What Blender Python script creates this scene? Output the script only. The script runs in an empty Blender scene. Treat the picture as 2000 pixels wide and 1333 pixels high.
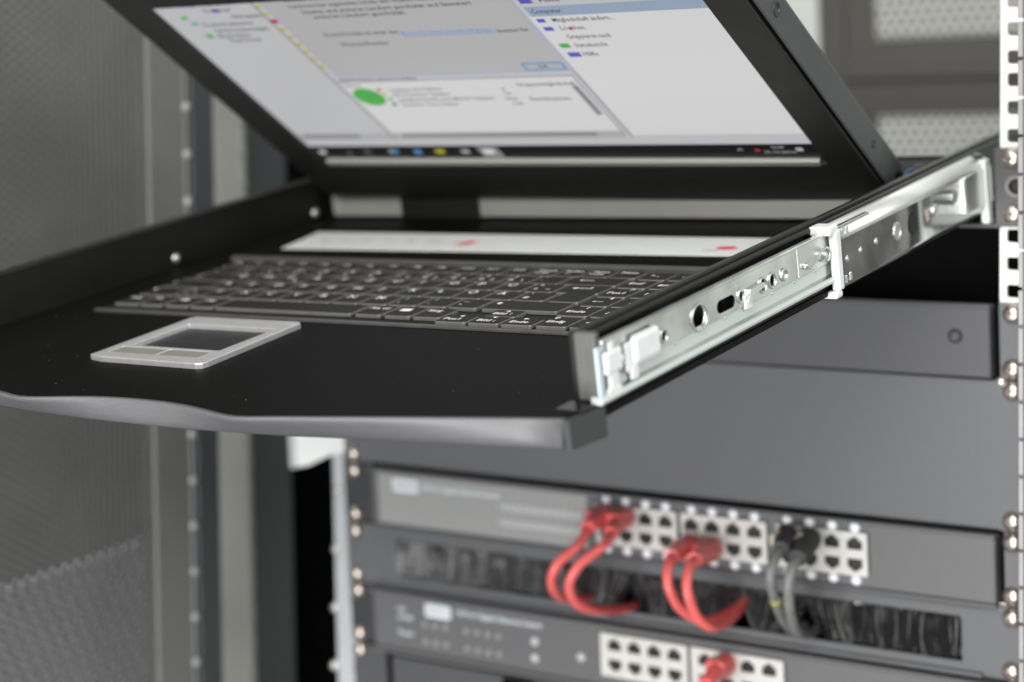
import bpy, bmesh, math, random
from mathutils import Matrix, Vector
random.seed(7)
S = 0.001
SC = bpy.context.scene
COL = SC.collection
R = math.radians

# ------------------------------------------------------------------ camera
cd = bpy.data.cameras.new('camera')
cam = bpy.data.objects.new('camera', cd)
COL.objects.link(cam)
rt = Vector((0.7727937755, 0.6320525931, -0.0574395344))
dn = Vector((0.0134063581, -0.1067419507, -0.9941963717))
fw = Vector((-0.6345156027, 0.7675387128, -0.0909630384))
m = Matrix.Identity(4)
for i in range(3):
    m[i][0] = rt[i]; m[i][1] = -dn[i]; m[i][2] = -fw[i]
m[0][3], m[1][3], m[2][3] = 0.615171865, -1.168722822, 0.0874536916
cam.matrix_world = m
cd.sensor_width = 36.0
cd.sensor_fit = 'HORIZONTAL'
cd.lens = 3952.295 * 36 / 2000
cd.shift_x = 0.2909478
cd.shift_y = -0.1154065
cd.clip_start = 0.01
cd.clip_end = 50
cd.dof.use_dof = True
cd.dof.focus_distance = 0.985
cd.dof.aperture_fstop = 5.0
SC.camera = cam

# ------------------------------------------------------------------ world and lamps
w = bpy.data.worlds.new('World'); SC.world = w; w.use_nodes = True
bg = w.node_tree.nodes['Background']
bg.inputs[0].default_value = (1.0, 0.99, 0.96, 1)
bg.inputs[1].default_value = 0.17


def area(name, loc, target, size, power, color):
    ld = bpy.data.lights.new(name, 'AREA')
    ld.shape = 'RECTANGLE'; ld.size, ld.size_y = size
    ld.energy = power; ld.color = color
    o = bpy.data.objects.new(name, ld); COL.objects.link(o)
    o.location = loc
    d = Vector(target) - Vector(loc)
    o.rotation_euler = d.to_track_quat('-Z', 'Y').to_euler()
    return o


area('front_lamp', (0.55, -2.7, 1.25), (0.0, 0.0, -0.12), (1.7, 1.1), 85, (1.0, 0.985, 0.955))
area('low_fill', (0.05, -1.9, -0.6), (-0.15, 0.0, -0.28), (1.1, 0.7), 31, (0.98, 0.985, 1.0))  # unseen fill added low in front to brighten the lower rack and door
area('side_fill', (2.1, -0.2, 0.7), (0.15, -0.3, -0.1), (0.7, 1.3), 22, (0.97, 0.99, 1.0))  # unseen fill added at the right to light the slide and clips
area('ceiling_lamp', (-0.5, -1.0, 1.9), (-0.3, -0.1, 0.0), (1.2, 0.5), 14, (1.0, 0.98, 0.94))
area('rear_lamp', (-0.3, 1.05, 1.3), (-0.4, 1.45, 0.0), (1.2, 0.4), 7, (1.0, 0.99, 0.95))
SC.view_settings.view_transform = 'Standard'
SC.view_settings.look = 'None'
SC.view_settings.exposure = 0.1

# ------------------------------------------------------------------ materials
MATS = {}


def mat(name, col, rough=0.5, metal=0.0, noise=0.0, nscale=60.0, bump=0.0, bscale=900.0, spec=0.5, emit=None, estr=1.0, streak=None, dust=0.0):
    if name in MATS:
        return MATS[name]
    mt = bpy.data.materials.new(name); mt.use_nodes = True
    nt = mt.node_tree; b = nt.nodes['Principled BSDF']
    b.inputs['Base Color'].default_value = (*col, 1)
    b.inputs['Roughness'].default_value = rough
    b.inputs['Metallic'].default_value = metal
    b.inputs['Specular IOR Level'].default_value = spec
    if emit:
        b.inputs['Emission Color'].default_value = (*emit, 1)
        b.inputs['Emission Strength'].default_value = estr
    tc = nt.nodes.new('ShaderNodeTexCoord')
    if noise:
        n = nt.nodes.new('ShaderNodeTexNoise'); n.inputs['Scale'].default_value = nscale
        n.inputs['Detail'].default_value = 5
        src = tc.outputs['Object']
        if streak:
            mp = nt.nodes.new('ShaderNodeMapping'); mp.inputs['Scale'].default_value = streak
            nt.links.new(src, mp.inputs[0]); src = mp.outputs[0]
        nt.links.new(src, n.inputs['Vector'])
        mr = nt.nodes.new('ShaderNodeMapRange')
        mr.inputs['From Min'].default_value = 0.3; mr.inputs['From Max'].default_value = 0.7
        mr.inputs['To Min'].default_value = 1 - noise; mr.inputs['To Max'].default_value = 1 + noise
        nt.links.new(n.outputs['Fac'], mr.inputs['Value'])
        mx = nt.nodes.new('ShaderNodeMix'); mx.data_type = 'RGBA'; mx.blend_type = 'MULTIPLY'
        mx.inputs[0].default_value = 1
        mx.inputs[6].default_value = (*col, 1)
        nt.links.new(mr.outputs[0], mx.inputs[7])
        nt.links.new(mx.outputs[2], b.inputs['Base Color'])
        m2 = nt.nodes.new('ShaderNodeMath'); m2.operation = 'MULTIPLY'
        m2.inputs[1].default_value = rough
        nt.links.new(mr.outputs[0], m2.inputs[0])
        nt.links.new(m2.outputs[0], b.inputs['Roughness'])
    if bump:
        n2 = nt.nodes.new('ShaderNodeTexNoise'); n2.inputs['Scale'].default_value = bscale
        n2.inputs['Detail'].default_value = 2
        nt.links.new(tc.outputs['Object'], n2.inputs['Vector'])
        bp = nt.nodes.new('ShaderNodeBump'); bp.inputs['Strength'].default_value = bump
        bp.inputs['Distance'].default_value = 0.0002
        nt.links.new(n2.outputs['Fac'], bp.inputs['Height'])
        nt.links.new(bp.outputs[0], b.inputs['Normal'])
    if dust:
        vo = nt.nodes.new('ShaderNodeTexVoronoi'); vo.inputs['Scale'].default_value = 190
        nt.links.new(tc.outputs['Object'], vo.inputs['Vector'])
        sp = nt.nodes.new('ShaderNodeSeparateColor'); nt.links.new(vo.outputs['Color'], sp.inputs[0])
        g = nt.nodes.new('ShaderNodeMath'); g.operation = 'GREATER_THAN'; g.inputs[1].default_value = 0.72
        nt.links.new(sp.outputs[0], g.inputs[0])
        rr = nt.nodes.new('ShaderNodeMath'); rr.operation = 'MULTIPLY'; rr.inputs[1].default_value = 0.075
        nt.links.new(sp.outputs[1], rr.inputs[0])
        l = nt.nodes.new('ShaderNodeMath'); l.operation = 'LESS_THAN'
        nt.links.new(vo.outputs['Distance'], l.inputs[0]); nt.links.new(rr.outputs[0], l.inputs[1])
        k = nt.nodes.new('ShaderNodeMath'); k.operation = 'MULTIPLY'
        nt.links.new(g.outputs[0], k.inputs[0]); nt.links.new(l.outputs[0], k.inputs[1])
        k2 = nt.nodes.new('ShaderNodeMath'); k2.operation = 'MULTIPLY'; k2.inputs[1].default_value = dust
        nt.links.new(k.outputs[0], k2.inputs[0])
        md = nt.nodes.new('ShaderNodeMix'); md.data_type = 'RGBA'
        nt.links.new(k2.outputs[0], md.inputs[0])
        old = b.inputs['Base Color'].links
        if old:
            nt.links.new(old[0].from_socket, md.inputs[6])
        else:
            md.inputs[6].default_value = (*col, 1)
        md.inputs[7].default_value = (0.5, 0.5, 0.48, 1)
        nt.links.new(md.outputs[2], b.inputs['Base Color'])
    MATS[name] = mt
    return mt


M_TRAY = mat('black_powder_coat', (0.0048, 0.0048, 0.0046), 0.5, noise=0.04, nscale=600, bump=0.25, bscale=1800, spec=0.05, dust=0.5)
M_WALL = mat('black_satin_paint', (0.012, 0.012, 0.0115), 0.4, noise=0.1, nscale=30, bump=0.1, bscale=1500, spec=0.25)
M_BEZEL = mat('black_bezel_plastic', (0.018, 0.018, 0.017), 0.48, noise=0.1, nscale=80, bump=0.3, bscale=2500, dust=0.45)
M_LIDSIDE = mat('dark_grey_lid_paint', (0.062, 0.065, 0.065), 0.5, noise=0.08, nscale=70, bump=0.3, bscale=2200, dust=0.35)
M_SILVER = mat('silver_plastic', (0.64, 0.64, 0.64), 0.33, 0.5, noise=0.05, nscale=200, bump=0.15, bscale=2500)
M_HANDLE = mat('brushed_aluminium_handle', (0.13, 0.13, 0.135), 0.5, 0.2, noise=0.06, nscale=90, streak=(1, 12, 12))
M_CAP = mat('charcoal_plastic', (0.035, 0.036, 0.038), 0.45, bump=0.2, bscale=1500, noise=0.08)
M_KEY = mat('black_key_plastic', (0.019, 0.0185, 0.018), 0.5, noise=0.12, nscale=120, bump=0.3, bscale=3000, spec=0.12)
M_KEYSHEEN = mat('key_side_sheen', (0.14, 0.137, 0.132), 0.38, noise=0.1, nscale=150)  # lighter than the keytops: sheen on the key sides put into the colour
M_KFRAME = mat('grey_keyboard_frame', (0.075, 0.073, 0.070), 0.4, noise=0.12, nscale=150, bump=0.2, bscale=2500)
M_LEG = mat('white_legend_ink', (0.9, 0.9, 0.87), 0.5)
M_PAD = mat('dark_touch_surface', (0.012, 0.012, 0.015), 0.4, bump=0.15, bscale=3000, noise=0.1)
M_BTN = mat('grained_grey_buttons', (0.30, 0.30, 0.26), 0.5, 0.4, noise=0.25, nscale=1500)
M_ZINC = mat('galvanised_steel', (0.62, 0.635, 0.62), 0.17, 1.0, noise=0.35, nscale=28, bump=0.45, bscale=60)
M_ZINC2 = mat('bright_zinc_rail', (0.78, 0.80, 0.77), 0.36, 0.9, noise=0.08, nscale=45, streak=(1, 0.2, 1))
M_RUNNER = mat('pale_zinc_runner', (0.62, 0.67, 0.64), 0.45, 0.15, noise=0.08, nscale=30, streak=(1, 0.2, 1))
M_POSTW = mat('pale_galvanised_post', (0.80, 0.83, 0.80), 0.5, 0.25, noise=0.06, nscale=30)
M_WHITE = mat('white_nylon', (0.82, 0.83, 0.83), 0.42, noise=0.04, nscale=200)
M_LABEL = mat('off_white_label', (0.80, 0.82, 0.80), 0.45, noise=0.03, nscale=60)
M_RED = mat('red_print', (0.72, 0.05, 0.07), 0.5)
M_GREYINK = mat('grey_print', (0.33, 0.34, 0.34), 0.5)
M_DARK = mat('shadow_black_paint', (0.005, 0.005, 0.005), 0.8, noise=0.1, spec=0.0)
M_RACK = mat('anthracite_panel_paint', (0.106, 0.109, 0.115), 0.5, noise=0.05, nscale=700, bump=0.4, bscale=1400)
M_RACK2 = mat('charcoal_blank_paint', (0.068, 0.069, 0.073), 0.5, noise=0.05, nscale=700, bump=0.35, bscale=1400)
M_FACE = mat('switch_face_paint', (0.112, 0.113, 0.116), 0.5, noise=0.05, nscale=700, bump=0.3, bscale=1400)
M_FOIL = mat('grey_label_foil', (0.29, 0.295, 0.285), 0.45, noise=0.03, nscale=300)
M_INK = mat('pale_print', (0.72, 0.76, 0.79), 0.5)
M_PALEINK = mat('faint_print', (0.58, 0.59, 0.59), 0.5)
M_PORT = mat('ivory_port_housing', (0.62, 0.615, 0.58), 0.42, noise=0.05, nscale=150)
M_HOLE = mat('dark_socket', (0.008, 0.009, 0.007), 0.6)
M_LED = mat('clear_light_pipe', (0.9, 0.92, 0.95), 0.25, noise=0.03, spec=0.8)
M_SCREW = mat('nickel_screw', (0.60, 0.53, 0.46), 0.3, 0.9, noise=0.12, nscale=300)
M_STUD = mat('pale_stud', (0.75, 0.75, 0.70), 0.3, 0.8)
M_STUDD = mat('dull_stud', (0.36, 0.36, 0.34), 0.35, 0.3)
M_BRISTLE = mat('black_bristle', (0.014, 0.014, 0.015), 0.2, spec=1.0, noise=0.3, nscale=300)
M_REDC = mat('red_cable_jacket', (0.86, 0.155, 0.145), 0.30, noise=0.08, nscale=120)
M_GREYC = mat('grey_cable_jacket', (0.20, 0.205, 0.195), 0.45, noise=0.1, nscale=120)
M_GREYB = mat('dark_grey_cable_boot', (0.06, 0.06, 0.06), 0.5, noise=0.1, nscale=120)
M_CLEAR = mat('clear_plug_body', (0.55, 0.50, 0.40), 0.15, noise=0.05)
M_YTAG = mat('yellow_cable_print', (0.42, 0.39, 0.14), 0.5)
M_DOOR = mat('grey_door_paint', (0.14, 0.141, 0.136), 0.45, noise=0.08, nscale=20)
M_STILE = mat('light_grey_stile_paint', (0.165, 0.167, 0.158), 0.4, noise=0.08, nscale=12)
M_FRAMELIT = mat('lit_frame_paint', (0.42, 0.42, 0.385), 0.45, noise=0.08, nscale=12)  # post front only: light falling on that face put into the colour
M_FRAMED = mat('dark_slate_frame_paint', (0.050, 0.055, 0.060), 0.5, noise=0.1, nscale=15)
M_RIB = mat('mauve_grey_panel_paint', (0.80, 0.78, 0.88), 0.5, noise=0.06, nscale=10)
M_RDOOR = mat('dark_rear_door_paint', (0.075, 0.072, 0.066), 0.5, noise=0.06, nscale=10)
M_RMESH = mat('rear_mesh_paint', (0.22, 0.22, 0.2), 0.5, noise=0.08, nscale=8)
M_ROOM = mat('pale_wall_paint', (0.72, 0.76, 0.72), 0.8, noise=0.04, nscale=3)
M_CORNER = mat('grey_corner_paint', (0.17, 0.165, 0.16), 0.45, noise=0.06, nscale=40)
M_STRIP = mat('pale_edge_seal', (0.30, 0.29, 0.29), 0.4, noise=0.1, nscale=60)
M_BLUE = mat('blue_wire_sleeve', (0.05, 0.10, 0.18), 0.5)


def emat(name, col, s=1.0):
    return mat(name, (0.01, 0.01, 0.01), 0.35, emit=col, estr=s, spec=0.25)


# ------------------------------------------------------------------ mesh helpers (millimetres)
class MB:
    def __init__(self):
        self.bm = bmesh.new()

    def _tag(self, faces, mi, smooth):
        for f in faces:
            f.material_index = mi
            f.smooth = smooth

    def box(self, x0, x1, y0, y1, z0, z1, bev=0.0, mi=0, seg=2):
        before = set(self.bm.faces)
        vs = [self.bm.verts.new((x, y, z)) for x in (x0, x1) for y in (y0, y1) for z in (z0, z1)]
        q = [(0, 1, 3, 2), (4, 6, 7, 5), (0, 4, 5, 1), (2, 3, 7, 6), (0, 2, 6, 4), (1, 5, 7, 3)]
        fs = [self.bm.faces.new([vs[i] for i in f]) for f in q]
        if bev:
            es = list({e for f in fs for e in f.edges})
            bmesh.ops.bevel(self.bm, geom=es, offset=bev, segments=seg, profile=0.5, affect='EDGES')
        self._tag([f for f in self.bm.faces if f not in before], mi, False)
        return self

    def loft(self, rings, mi=0, smooth=True, caps=True, closed=True):
        rr = [[self.bm.verts.new(p) for p in r] for r in rings]
        fs = []
        n = len(rr[0])
        for a, b in zip(rr, rr[1:]):
            for i in range(n if closed else n - 1):
                j = (i + 1) % n
                fs.append(self.bm.faces.new((a[i], a[j], b[j], b[i])))
        self._tag(fs, mi, smooth)
        if caps:
            c = [self.bm.faces.new(rr[0][::-1]), self.bm.faces.new(rr[-1])]
            self._tag(c, mi, False)
        return self

    def prism(self, pts, axis, a0, a1, mi=0, smooth=False):
        def P(p, a):
            return {0: (a, p[0], p[1]), 1: (p[0], a, p[1]), 2: (p[0], p[1], a)}[axis]
        return self.loft([[P(p, a0) for p in pts], [P(p, a1) for p in pts]], mi, smooth)

    def tube(self, path, r, n=10, mi=0, caps=True):
        pts = [Vector(p) for p in path]
        rad = r if isinstance(r, (list, tuple)) else [r] * len(pts)
        rings = []
        up = None
        for i, p in enumerate(pts):
            t = (pts[min(i + 1, len(pts) - 1)] - pts[max(i - 1, 0)]).normalized()
            if up is None:
                up = t.orthogonal().normalized()
            up = (up - t * up.dot(t)).normalized()
            sd = t.cross(up)
            rings.append([p + (up * math.cos(a) + sd * math.sin(a)) * rad[i]
                          for a in [2 * math.pi * k / n for k in range(n)]])
        return self.loft(rings, mi, True, caps)

    def lathe(self, c, axis, prof, n=20, mi=0):
        """prof = [(radius, offset along axis)]"""
        ax = Vector(axis).normalized(); u = ax.orthogonal().normalized(); v = ax.cross(u)
        c = Vector(c)
        rings = [[c + ax * o + (u * math.cos(2 * math.pi * k / n) + v * math.sin(2 * math.pi * k / n)) * max(r, 1e-3)
                  for k in range(n)] for r, o in prof]
        return self.loft(rings, mi, True, True)

    def quad(self, pts, mi=0):
        f = self.bm.faces.new([self.bm.verts.new(p) for p in pts]); f.material_index = mi
        return self

    def mesh(self, me, mi=0, mtx=None):
        a = len(self.bm.verts); fa = set(self.bm.faces)
        self.bm.from_mesh(me)
        self.bm.verts.ensure_lookup_table()
        if mtx is not None:
            for v in self.bm.verts[a:]:
                v.co = mtx @ v.co
        for f in self.bm.faces:
            if f not in fa:
                f.material_index = mi; f.smooth = False
        return self

    def build(self, name, mats, parent=None, xf=None, recalc=True):
        if recalc:
            bmesh.ops.recalc_face_normals(self.bm, faces=self.bm.faces[:])
        mt = Matrix.Scale(S, 4)
        if xf is not None:
            mt = mt @ xf
        self.bm.transform(mt)
        me = bpy.data.meshes.new(name)
        self.bm.to_mesh(me); self.bm.free()
        for x in (mats if isinstance(mats, (list, tuple)) else [mats]):
            me.materials.append(x)
        o = bpy.data.objects.new(name, me); COL.objects.link(o)
        if parent:
            o.parent = parent
        return o


def empty(name, loc=(0, 0, 0), label=None, cat=None, group=None, mtx=None):
    o = bpy.data.objects.new(name, None); COL.objects.link(o)
    o.empty_display_size = 0.02
    if mtx is not None:
        o.matrix_world = mtx
    else:
        o.location = Vector(loc) * S
    return tag(o, label, cat, group)


def tag(o, label=None, cat=None, group=None, kind=None):
    if label: o['label'] = label
    if cat: o['category'] = cat
    if group: o['group'] = group
    if kind: o['kind'] = kind
    return o


_scr = []


def curve_mesh(cu):
    ob = bpy.data.objects.new('scratch', cu); COL.objects.link(ob)
    dg = bpy.context.evaluated_depsgraph_get()
    me = bpy.data.meshes.new_from_object(ob.evaluated_get(dg))
    bpy.data.objects.remove(ob); bpy.data.curves.remove(cu)
    _scr.append(me)
    return me


def plate(outline, holes, thick, bev=0.0):
    """flat plate in XY with holes, z from -thick/2 to +thick/2"""
    cu = bpy.data.curves.new('scratch', 'CURVE'); cu.dimensions = '2D'; cu.fill_mode = 'BOTH'
    cu.extrude = max(thick / 2 - bev, 0.01)
    if bev:
        cu.bevel_depth = bev; cu.bevel_resolution = 1; cu.offset = -bev
    for loop in [outline] + holes:
        sp = cu.splines.new('POLY'); sp.points.add(len(loop) - 1)
        for p, q in zip(sp.points, loop):
            p.co = (q[0], q[1], 0, 1)
        sp.use_cyclic_u = True
    return curve_mesh(cu)


def text(body, size, ax='LEFT', res=2, bold=1.0):
    cu = bpy.data.curves.new('scratch', 'FONT'); cu.body = body; cu.size = size
    cu.align_x = ax; cu.align_y = 'CENTER'; cu.resolution_u = res; cu.fill_mode = 'FRONT'; cu.offset = 0.03 * bold
    return curve_mesh(cu)


def rect(x0, x1, y0, y1, r=0.0, n=3):
    if r <= 0:
        return [(x0, y0), (x1, y0), (x1, y1), (x0, y1)]
    out = []
    for cx, cy, a0 in ((x1 - r, y0 + r, -90), (x1 - r, y1 - r, 0), (x0 + r, y1 - r, 90), (x0 + r, y0 + r, 180)):
        for k in range(n + 1):
            a = R(a0 + 90 * k / n)
            out.append((cx + r * math.cos(a), cy + r * math.sin(a)))
    return out


def circ(x, y, rx, ry=None, n=16):
    ry = ry or rx
    return [(x + rx * math.cos(2 * math.pi * k / n), y + ry * math.sin(2 * math.pi * k / n)) for k in range(n)]


# (a,b) plate coordinates -> space.  front plates: a=X, b=Z, plate normal -Y
FRONT = lambda y: Matrix(((1, 0, 0, 0), (0, 0, -1, y), (0, 1, 0, 0), (0, 0, 0, 1)))
# side plates: a=Y, b=Z, normal +X
SIDE = lambda x: Matrix(((0, 0, 1, x), (1, 0, 0, 0), (0, 1, 0, 0), (0, 0, 0, 1)))
# floor plates: a=X, b=Y, normal +Z
TOP = lambda z: Matrix.Translation((0, 0, z))


def smooth_path(P, k=6):
    P = [Vector(p) for p in P]; out = []
    for i in range(len(P) - 1):
        p0 = P[max(i - 1, 0)]; p1 = P[i]; p2 = P[i + 1]; p3 = P[min(i + 2, len(P) - 1)]
        for j in range(k):
            t = j / k
            out.append(0.5 * ((2 * p1) + (p2 - p0) * t + (2 * p0 - 5 * p1 + 4 * p2 - p3) * t * t + (3 * p1 - p0 - 3 * p2 + p3) * t ** 3))
    out.append(P[-1])
    return out


# ================================================================== SETTING
tag(MB().box(-3000, 2500, 1500, 1560, -1200, 1600).build('wall', M_ROOM), 'pale wall behind the cabinet', kind='structure')

# ================================================================== CABINET
# --- rear perforated door


def perforated(a0, a1, b0, b1, pitch, rr, depth):
    """hexagonally perforated sheet in (a,b): verts, faces"""
    R6 = pitch / math.sqrt(3)
    vd, vs, fs = {}, [], []

    def V(p):
        k = (round(p[0], 3), round(p[1], 3), round(p[2], 3))
        if k not in vd:
            vd[k] = len(vs); vs.append(p)
        return vd[k]
    j = 0
    b = b0
    while b < b1:
        a = a0 + (pitch / 2 if j % 2 else 0)
        while a < a1:
            o = [V((a + R6 * math.cos(R(30 + 60 * k)), b + R6 * math.sin(R(30 + 60 * k)), 0)) for k in range(6)]
            i1 = [len(vs) + k for k in range(6)]
            vs.extend([(a + rr * math.cos(R(30 + 60 * k)), b + rr * math.sin(R(30 + 60 * k)), 0) for k in range(6)])
            i2 = [len(vs) + k for k in range(6)]
            vs.extend([(a + rr * math.cos(R(30 + 60 * k)), b + rr * math.sin(R(30 + 60 * k)), -depth) for k in range(6)])
            for k in range(6):
                q = (k + 1) % 6
                fs.append((o[k], o[q], i1[q], i1[k]))
                fs.append((i1[k], i1[q], i2[q], i2[k]))
            a += pitch
        j += 1
        b += pitch * math.sqrt(3) / 2
    return vs, fs


def sheet(name, vf, mtx, m_, parent):
    me = bpy.data.meshes.new(name)
    mm = Matrix.Scale(S, 4) @ mtx
    me.from_pydata([tuple(mm @ Vector(p)) for p in vf[0]], [], vf[1])
    me.materials.append(m_)
    o = bpy.data.objects.new(name, me); COL.objects.link(o); o.parent = parent
    return o


rd = empty('rear_door', (0, 800, -300), 'dark framed rear cabinet door with pale perforated panels behind the display', 'door')
inv = Matrix.Translation((0, -800, 300))
MB().box(-206, -180, 790, 812, -700, 420, 2).build('door_stile', M_RDOOR, rd, inv)
MB().box(-180, -152, 796, 806, -700, 420, 1).build('inner_flange', M_RDOOR, rd, inv)
MB().box(-180, 420, 788, 806, 8, 34, 2).box(-180, 420, 794, 812, -27, 8.5, 1).box(-204, 420, 796.5, 812, 33, 48, 1).build('crossbar', M_RDOOR, rd, inv)
sheet('perforated_sheet', perforated(-178, 400, 46, 200, 10.5, 3.9, 1.2), inv @ FRONT(800), M_RMESH, rd)
sheet('perforated_sheet', perforated(-178, 400, -190, -22, 10.5, 3.9, 1.2), inv @ FRONT(800), M_RMESH, rd)

# --- left side: opened perforated front door, frame post, dark side panel, ribbed neighbour panel
ld = empty('perforated_door', (-345, -250, -500), 'opened grey perforated cabinet door on the left with a plain studded stile', 'door')
inv = Matrix.Translation((345, 250, 500))
pv_ = perforated(-480, 240, -430, -86, 7.0, 2.4, 1.0)
sheet('perforated_sheet', ([(b_, a_, c_) for a_, b_, c_ in pv_[0]], pv_[1]), inv @ SIDE(-346), M_DOOR, ld)
MB().box(-360, -345, -86, -46, -500, 260, 1.5).build('stile', M_STILE, ld, inv)
MB().box(-352, -344, -46, -43, -500, 260, 1.0).build('edge_flange', M_STILE, ld, inv)
stud0 = None
for k in range(20):
    z = -480 + 34.6 * k
    if stud0 is None:
        stud0 = MB().lathe((0, 0, 0), (1, -0.4, 0), [(3.6, -3), (3.6, 0), (3.0, 1.2), (1.6, 2.2), (0, 2.5)], 12).build('stud', M_STUDD, ld)
        o = stud0
    else:
        o = stud0.copy(); COL.objects.link(o)
    o.location = (inv @ Vector((-344.5, -44, z))) * S
# hinge-side dark frame
fp = empty('frame_upright', (-345, 0, -500), 'dark narrow cabinet upright beside the opened perforated door', 'upright')
inv = Matrix.Translation((345, 0, 500))
MB().box(-366, -343, -40, -14, -500, 260, 1.5).build('upright_body', M_FRAMED, fp, inv)
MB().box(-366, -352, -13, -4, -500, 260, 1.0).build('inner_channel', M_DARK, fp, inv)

cp = empty('cabinet_post', (-400, 90, -500), 'cabinet corner post, front coloured pale as if lit, with a row of studs and a dark inner face', 'post')
inv = Matrix.Translation((400, -90, 500))
MB().box(-420, -385.5, 72, 78, -520, 260, 1.0).build('front_face', M_FRAMELIT, cp, inv)
MB().box(-420, -387, 78.5, 132, -520, 260, 1.0).build('post_body', M_FRAMED, cp, inv)
stud1 = None
for k in range(29):
    z = -500 + 24.8 * k
    if stud1 is None:
        stud1 = MB().lathe((0, 0, 0), (0.5, -1, 0), [(3.2, -3), (3.2, 0), (2.6, 1.0), (1.4, 1.8), (0, 2.0)], 12).build('stud', M_STUDD, cp)
        o = stud1
    else:
        o = stud1.copy(); COL.objects.link(o)
    o.location = (inv @ Vector((-385, 72.5, z))) * S

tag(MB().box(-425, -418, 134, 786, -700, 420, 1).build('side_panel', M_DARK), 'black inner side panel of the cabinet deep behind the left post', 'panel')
tag(MB().box(-480, -470, -900, 60, -720, 420, 1).build('neighbour_panel', mat('neighbour_panel_paint', (0.10, 0.10, 0.10), 0.5, noise=0.15, nscale=6)), 'plain grey panel seen dimly through the perforated door on the left', 'panel')
rb = empty('ribbed_panel', (-430, -100, -520), 'mauve grey ribbed panel low behind the perforated door', 'panel')
inv = Matrix.Translation((430, 100, 520))
MB().box(-437.5, -436, -420, 60, -640, -301, 0.2).build('backing', M_RIB, rb, inv)
rib0 = None
for k in range(34):
    if rib0 is None:
        rib0 = MB().box(-436, -430, -420, 60, -1.6, 1.6, 1.0, seg=1).build('rib', M_RIB, rb, inv @ Matrix.Translation((0, 0, -304)))
        o = rib0
    else:
        o = rib0.copy(); COL.objects.link(o)
        o.location = (0, 0, -5.8 * k * S)

# --- right mounting post with square holes, left mounting post


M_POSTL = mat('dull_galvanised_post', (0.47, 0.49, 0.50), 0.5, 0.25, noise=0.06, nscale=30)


def mounting_post(x0, x1, hx, label, extra, pm):
    t = empty('mounting_post', ((x0 + x1) / 2, 4, -500), label, 'rack post', 'rack mounting posts')
    iv = Matrix.Translation((-(x0 + x1) / 2, -4, 500))
    b = MB()
    hw, hh = 4.6, 3.9
    b.box(x0, hx - hw, 1.2, 3.2, -500, 300, 0.25).box(hx + hw, x1, 1.2, 3.2, -500, 300, 0.25)
    zs = sorted(-44.45 * u + d for u in range(-7, 12) for d in (-6.35, -22.22, -38.1))
    for za, zb in zip(zs, zs[1:]):
        b.prism(rect(hx - hw - 0.02, hx + hw + 0.02, za + hh, zb - hh), 1, 1.22, 3.18)
        for sx in (-1, 1):      # small fillets in the hole corners
            xx = hx + sx * hw
            b.prism([(xx, zb - hh), (xx - sx * 1.1, zb - hh), (xx, zb - hh + 1.1)], 1, 1.24, 3.16)
            b.prism([(xx, za + hh), (xx - sx * 1.1, za + hh), (xx, za + hh - 1.1)], 1, 1.24, 3.16)
    b.build('perforated_face', pm, t, iv)
    extra(t, iv)
    return t


def right_extra(t, iv):
    MB().box(250, 252, 3.5, 36, -500, 300, 0.4).build('return_flange', M_POSTW, t, iv)


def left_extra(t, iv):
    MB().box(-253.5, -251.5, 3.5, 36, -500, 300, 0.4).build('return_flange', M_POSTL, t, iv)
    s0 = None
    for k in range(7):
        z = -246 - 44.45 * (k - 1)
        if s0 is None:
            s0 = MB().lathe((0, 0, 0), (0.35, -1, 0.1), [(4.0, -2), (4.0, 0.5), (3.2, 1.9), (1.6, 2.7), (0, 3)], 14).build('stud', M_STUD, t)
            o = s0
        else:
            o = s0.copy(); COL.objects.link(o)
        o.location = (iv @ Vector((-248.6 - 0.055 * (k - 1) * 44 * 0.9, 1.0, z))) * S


mounting_post(230.5, 252, 239.0, 'white galvanised rack post with square holes at the right edge', right_extra, M_POSTW)
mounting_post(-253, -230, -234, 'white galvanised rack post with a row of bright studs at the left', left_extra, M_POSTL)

br = empty('post_bracket', (-262, 0, -220), 'white galvanised bracket tying the left rack post to the cabinet frame', 'bracket')
inv = Matrix.Translation((262, 0, 220))
MB().mesh(plate([(-284, -206), (-250, -203), (-238, -203), (-238, -216), (-251, -219.5), (-272, -229), (-284, -231.5)], [], 4, 0.6), 0, FRONT(-3)).build('bracket_plate', M_POSTW, br, inv)
MB().box(-286, -281, -8, 20, -231.5, -205.5, 1).build('bracket_lip', M_POSTL, br, inv)

# --- grey corner frame at the right edge of the photograph
ce = empty('corner_frame', (258, -60, -300), 'grey cabinet corner frame with a notched edge seal at the right edge of the photo', 'frame')
ce.rotation_euler = (0, R(1.1), 0)
MB().box(0.8, 40, -2, 60, -240, 420, 1.0).build('frame_body', M_CORNER, ce)
ce.location = Vector((259.6, -60, -300 + 180)) * S
sp0 = None
for k in range(32):
    if sp0 is None:
        sp0 = MB().box(-1.6, 1.0, -3.0, 2, -9.4, 9.4, 0.4, seg=1).build('seal_segment', M_STRIP, ce)
        o = sp0
    else:
        o = sp0.copy(); COL.objects.link(o)
    o.location = (0, 0, (-230 + 20.6 * k) * S)

def lean(o, deg, axis, pivot):
    p = Vector(pivot) * S
    o.matrix_world = Matrix.Translation(p) @ Matrix.Rotation(R(deg), 4, axis) @ Matrix.Translation(-p) @ Matrix.Translation(o.location)


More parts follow.
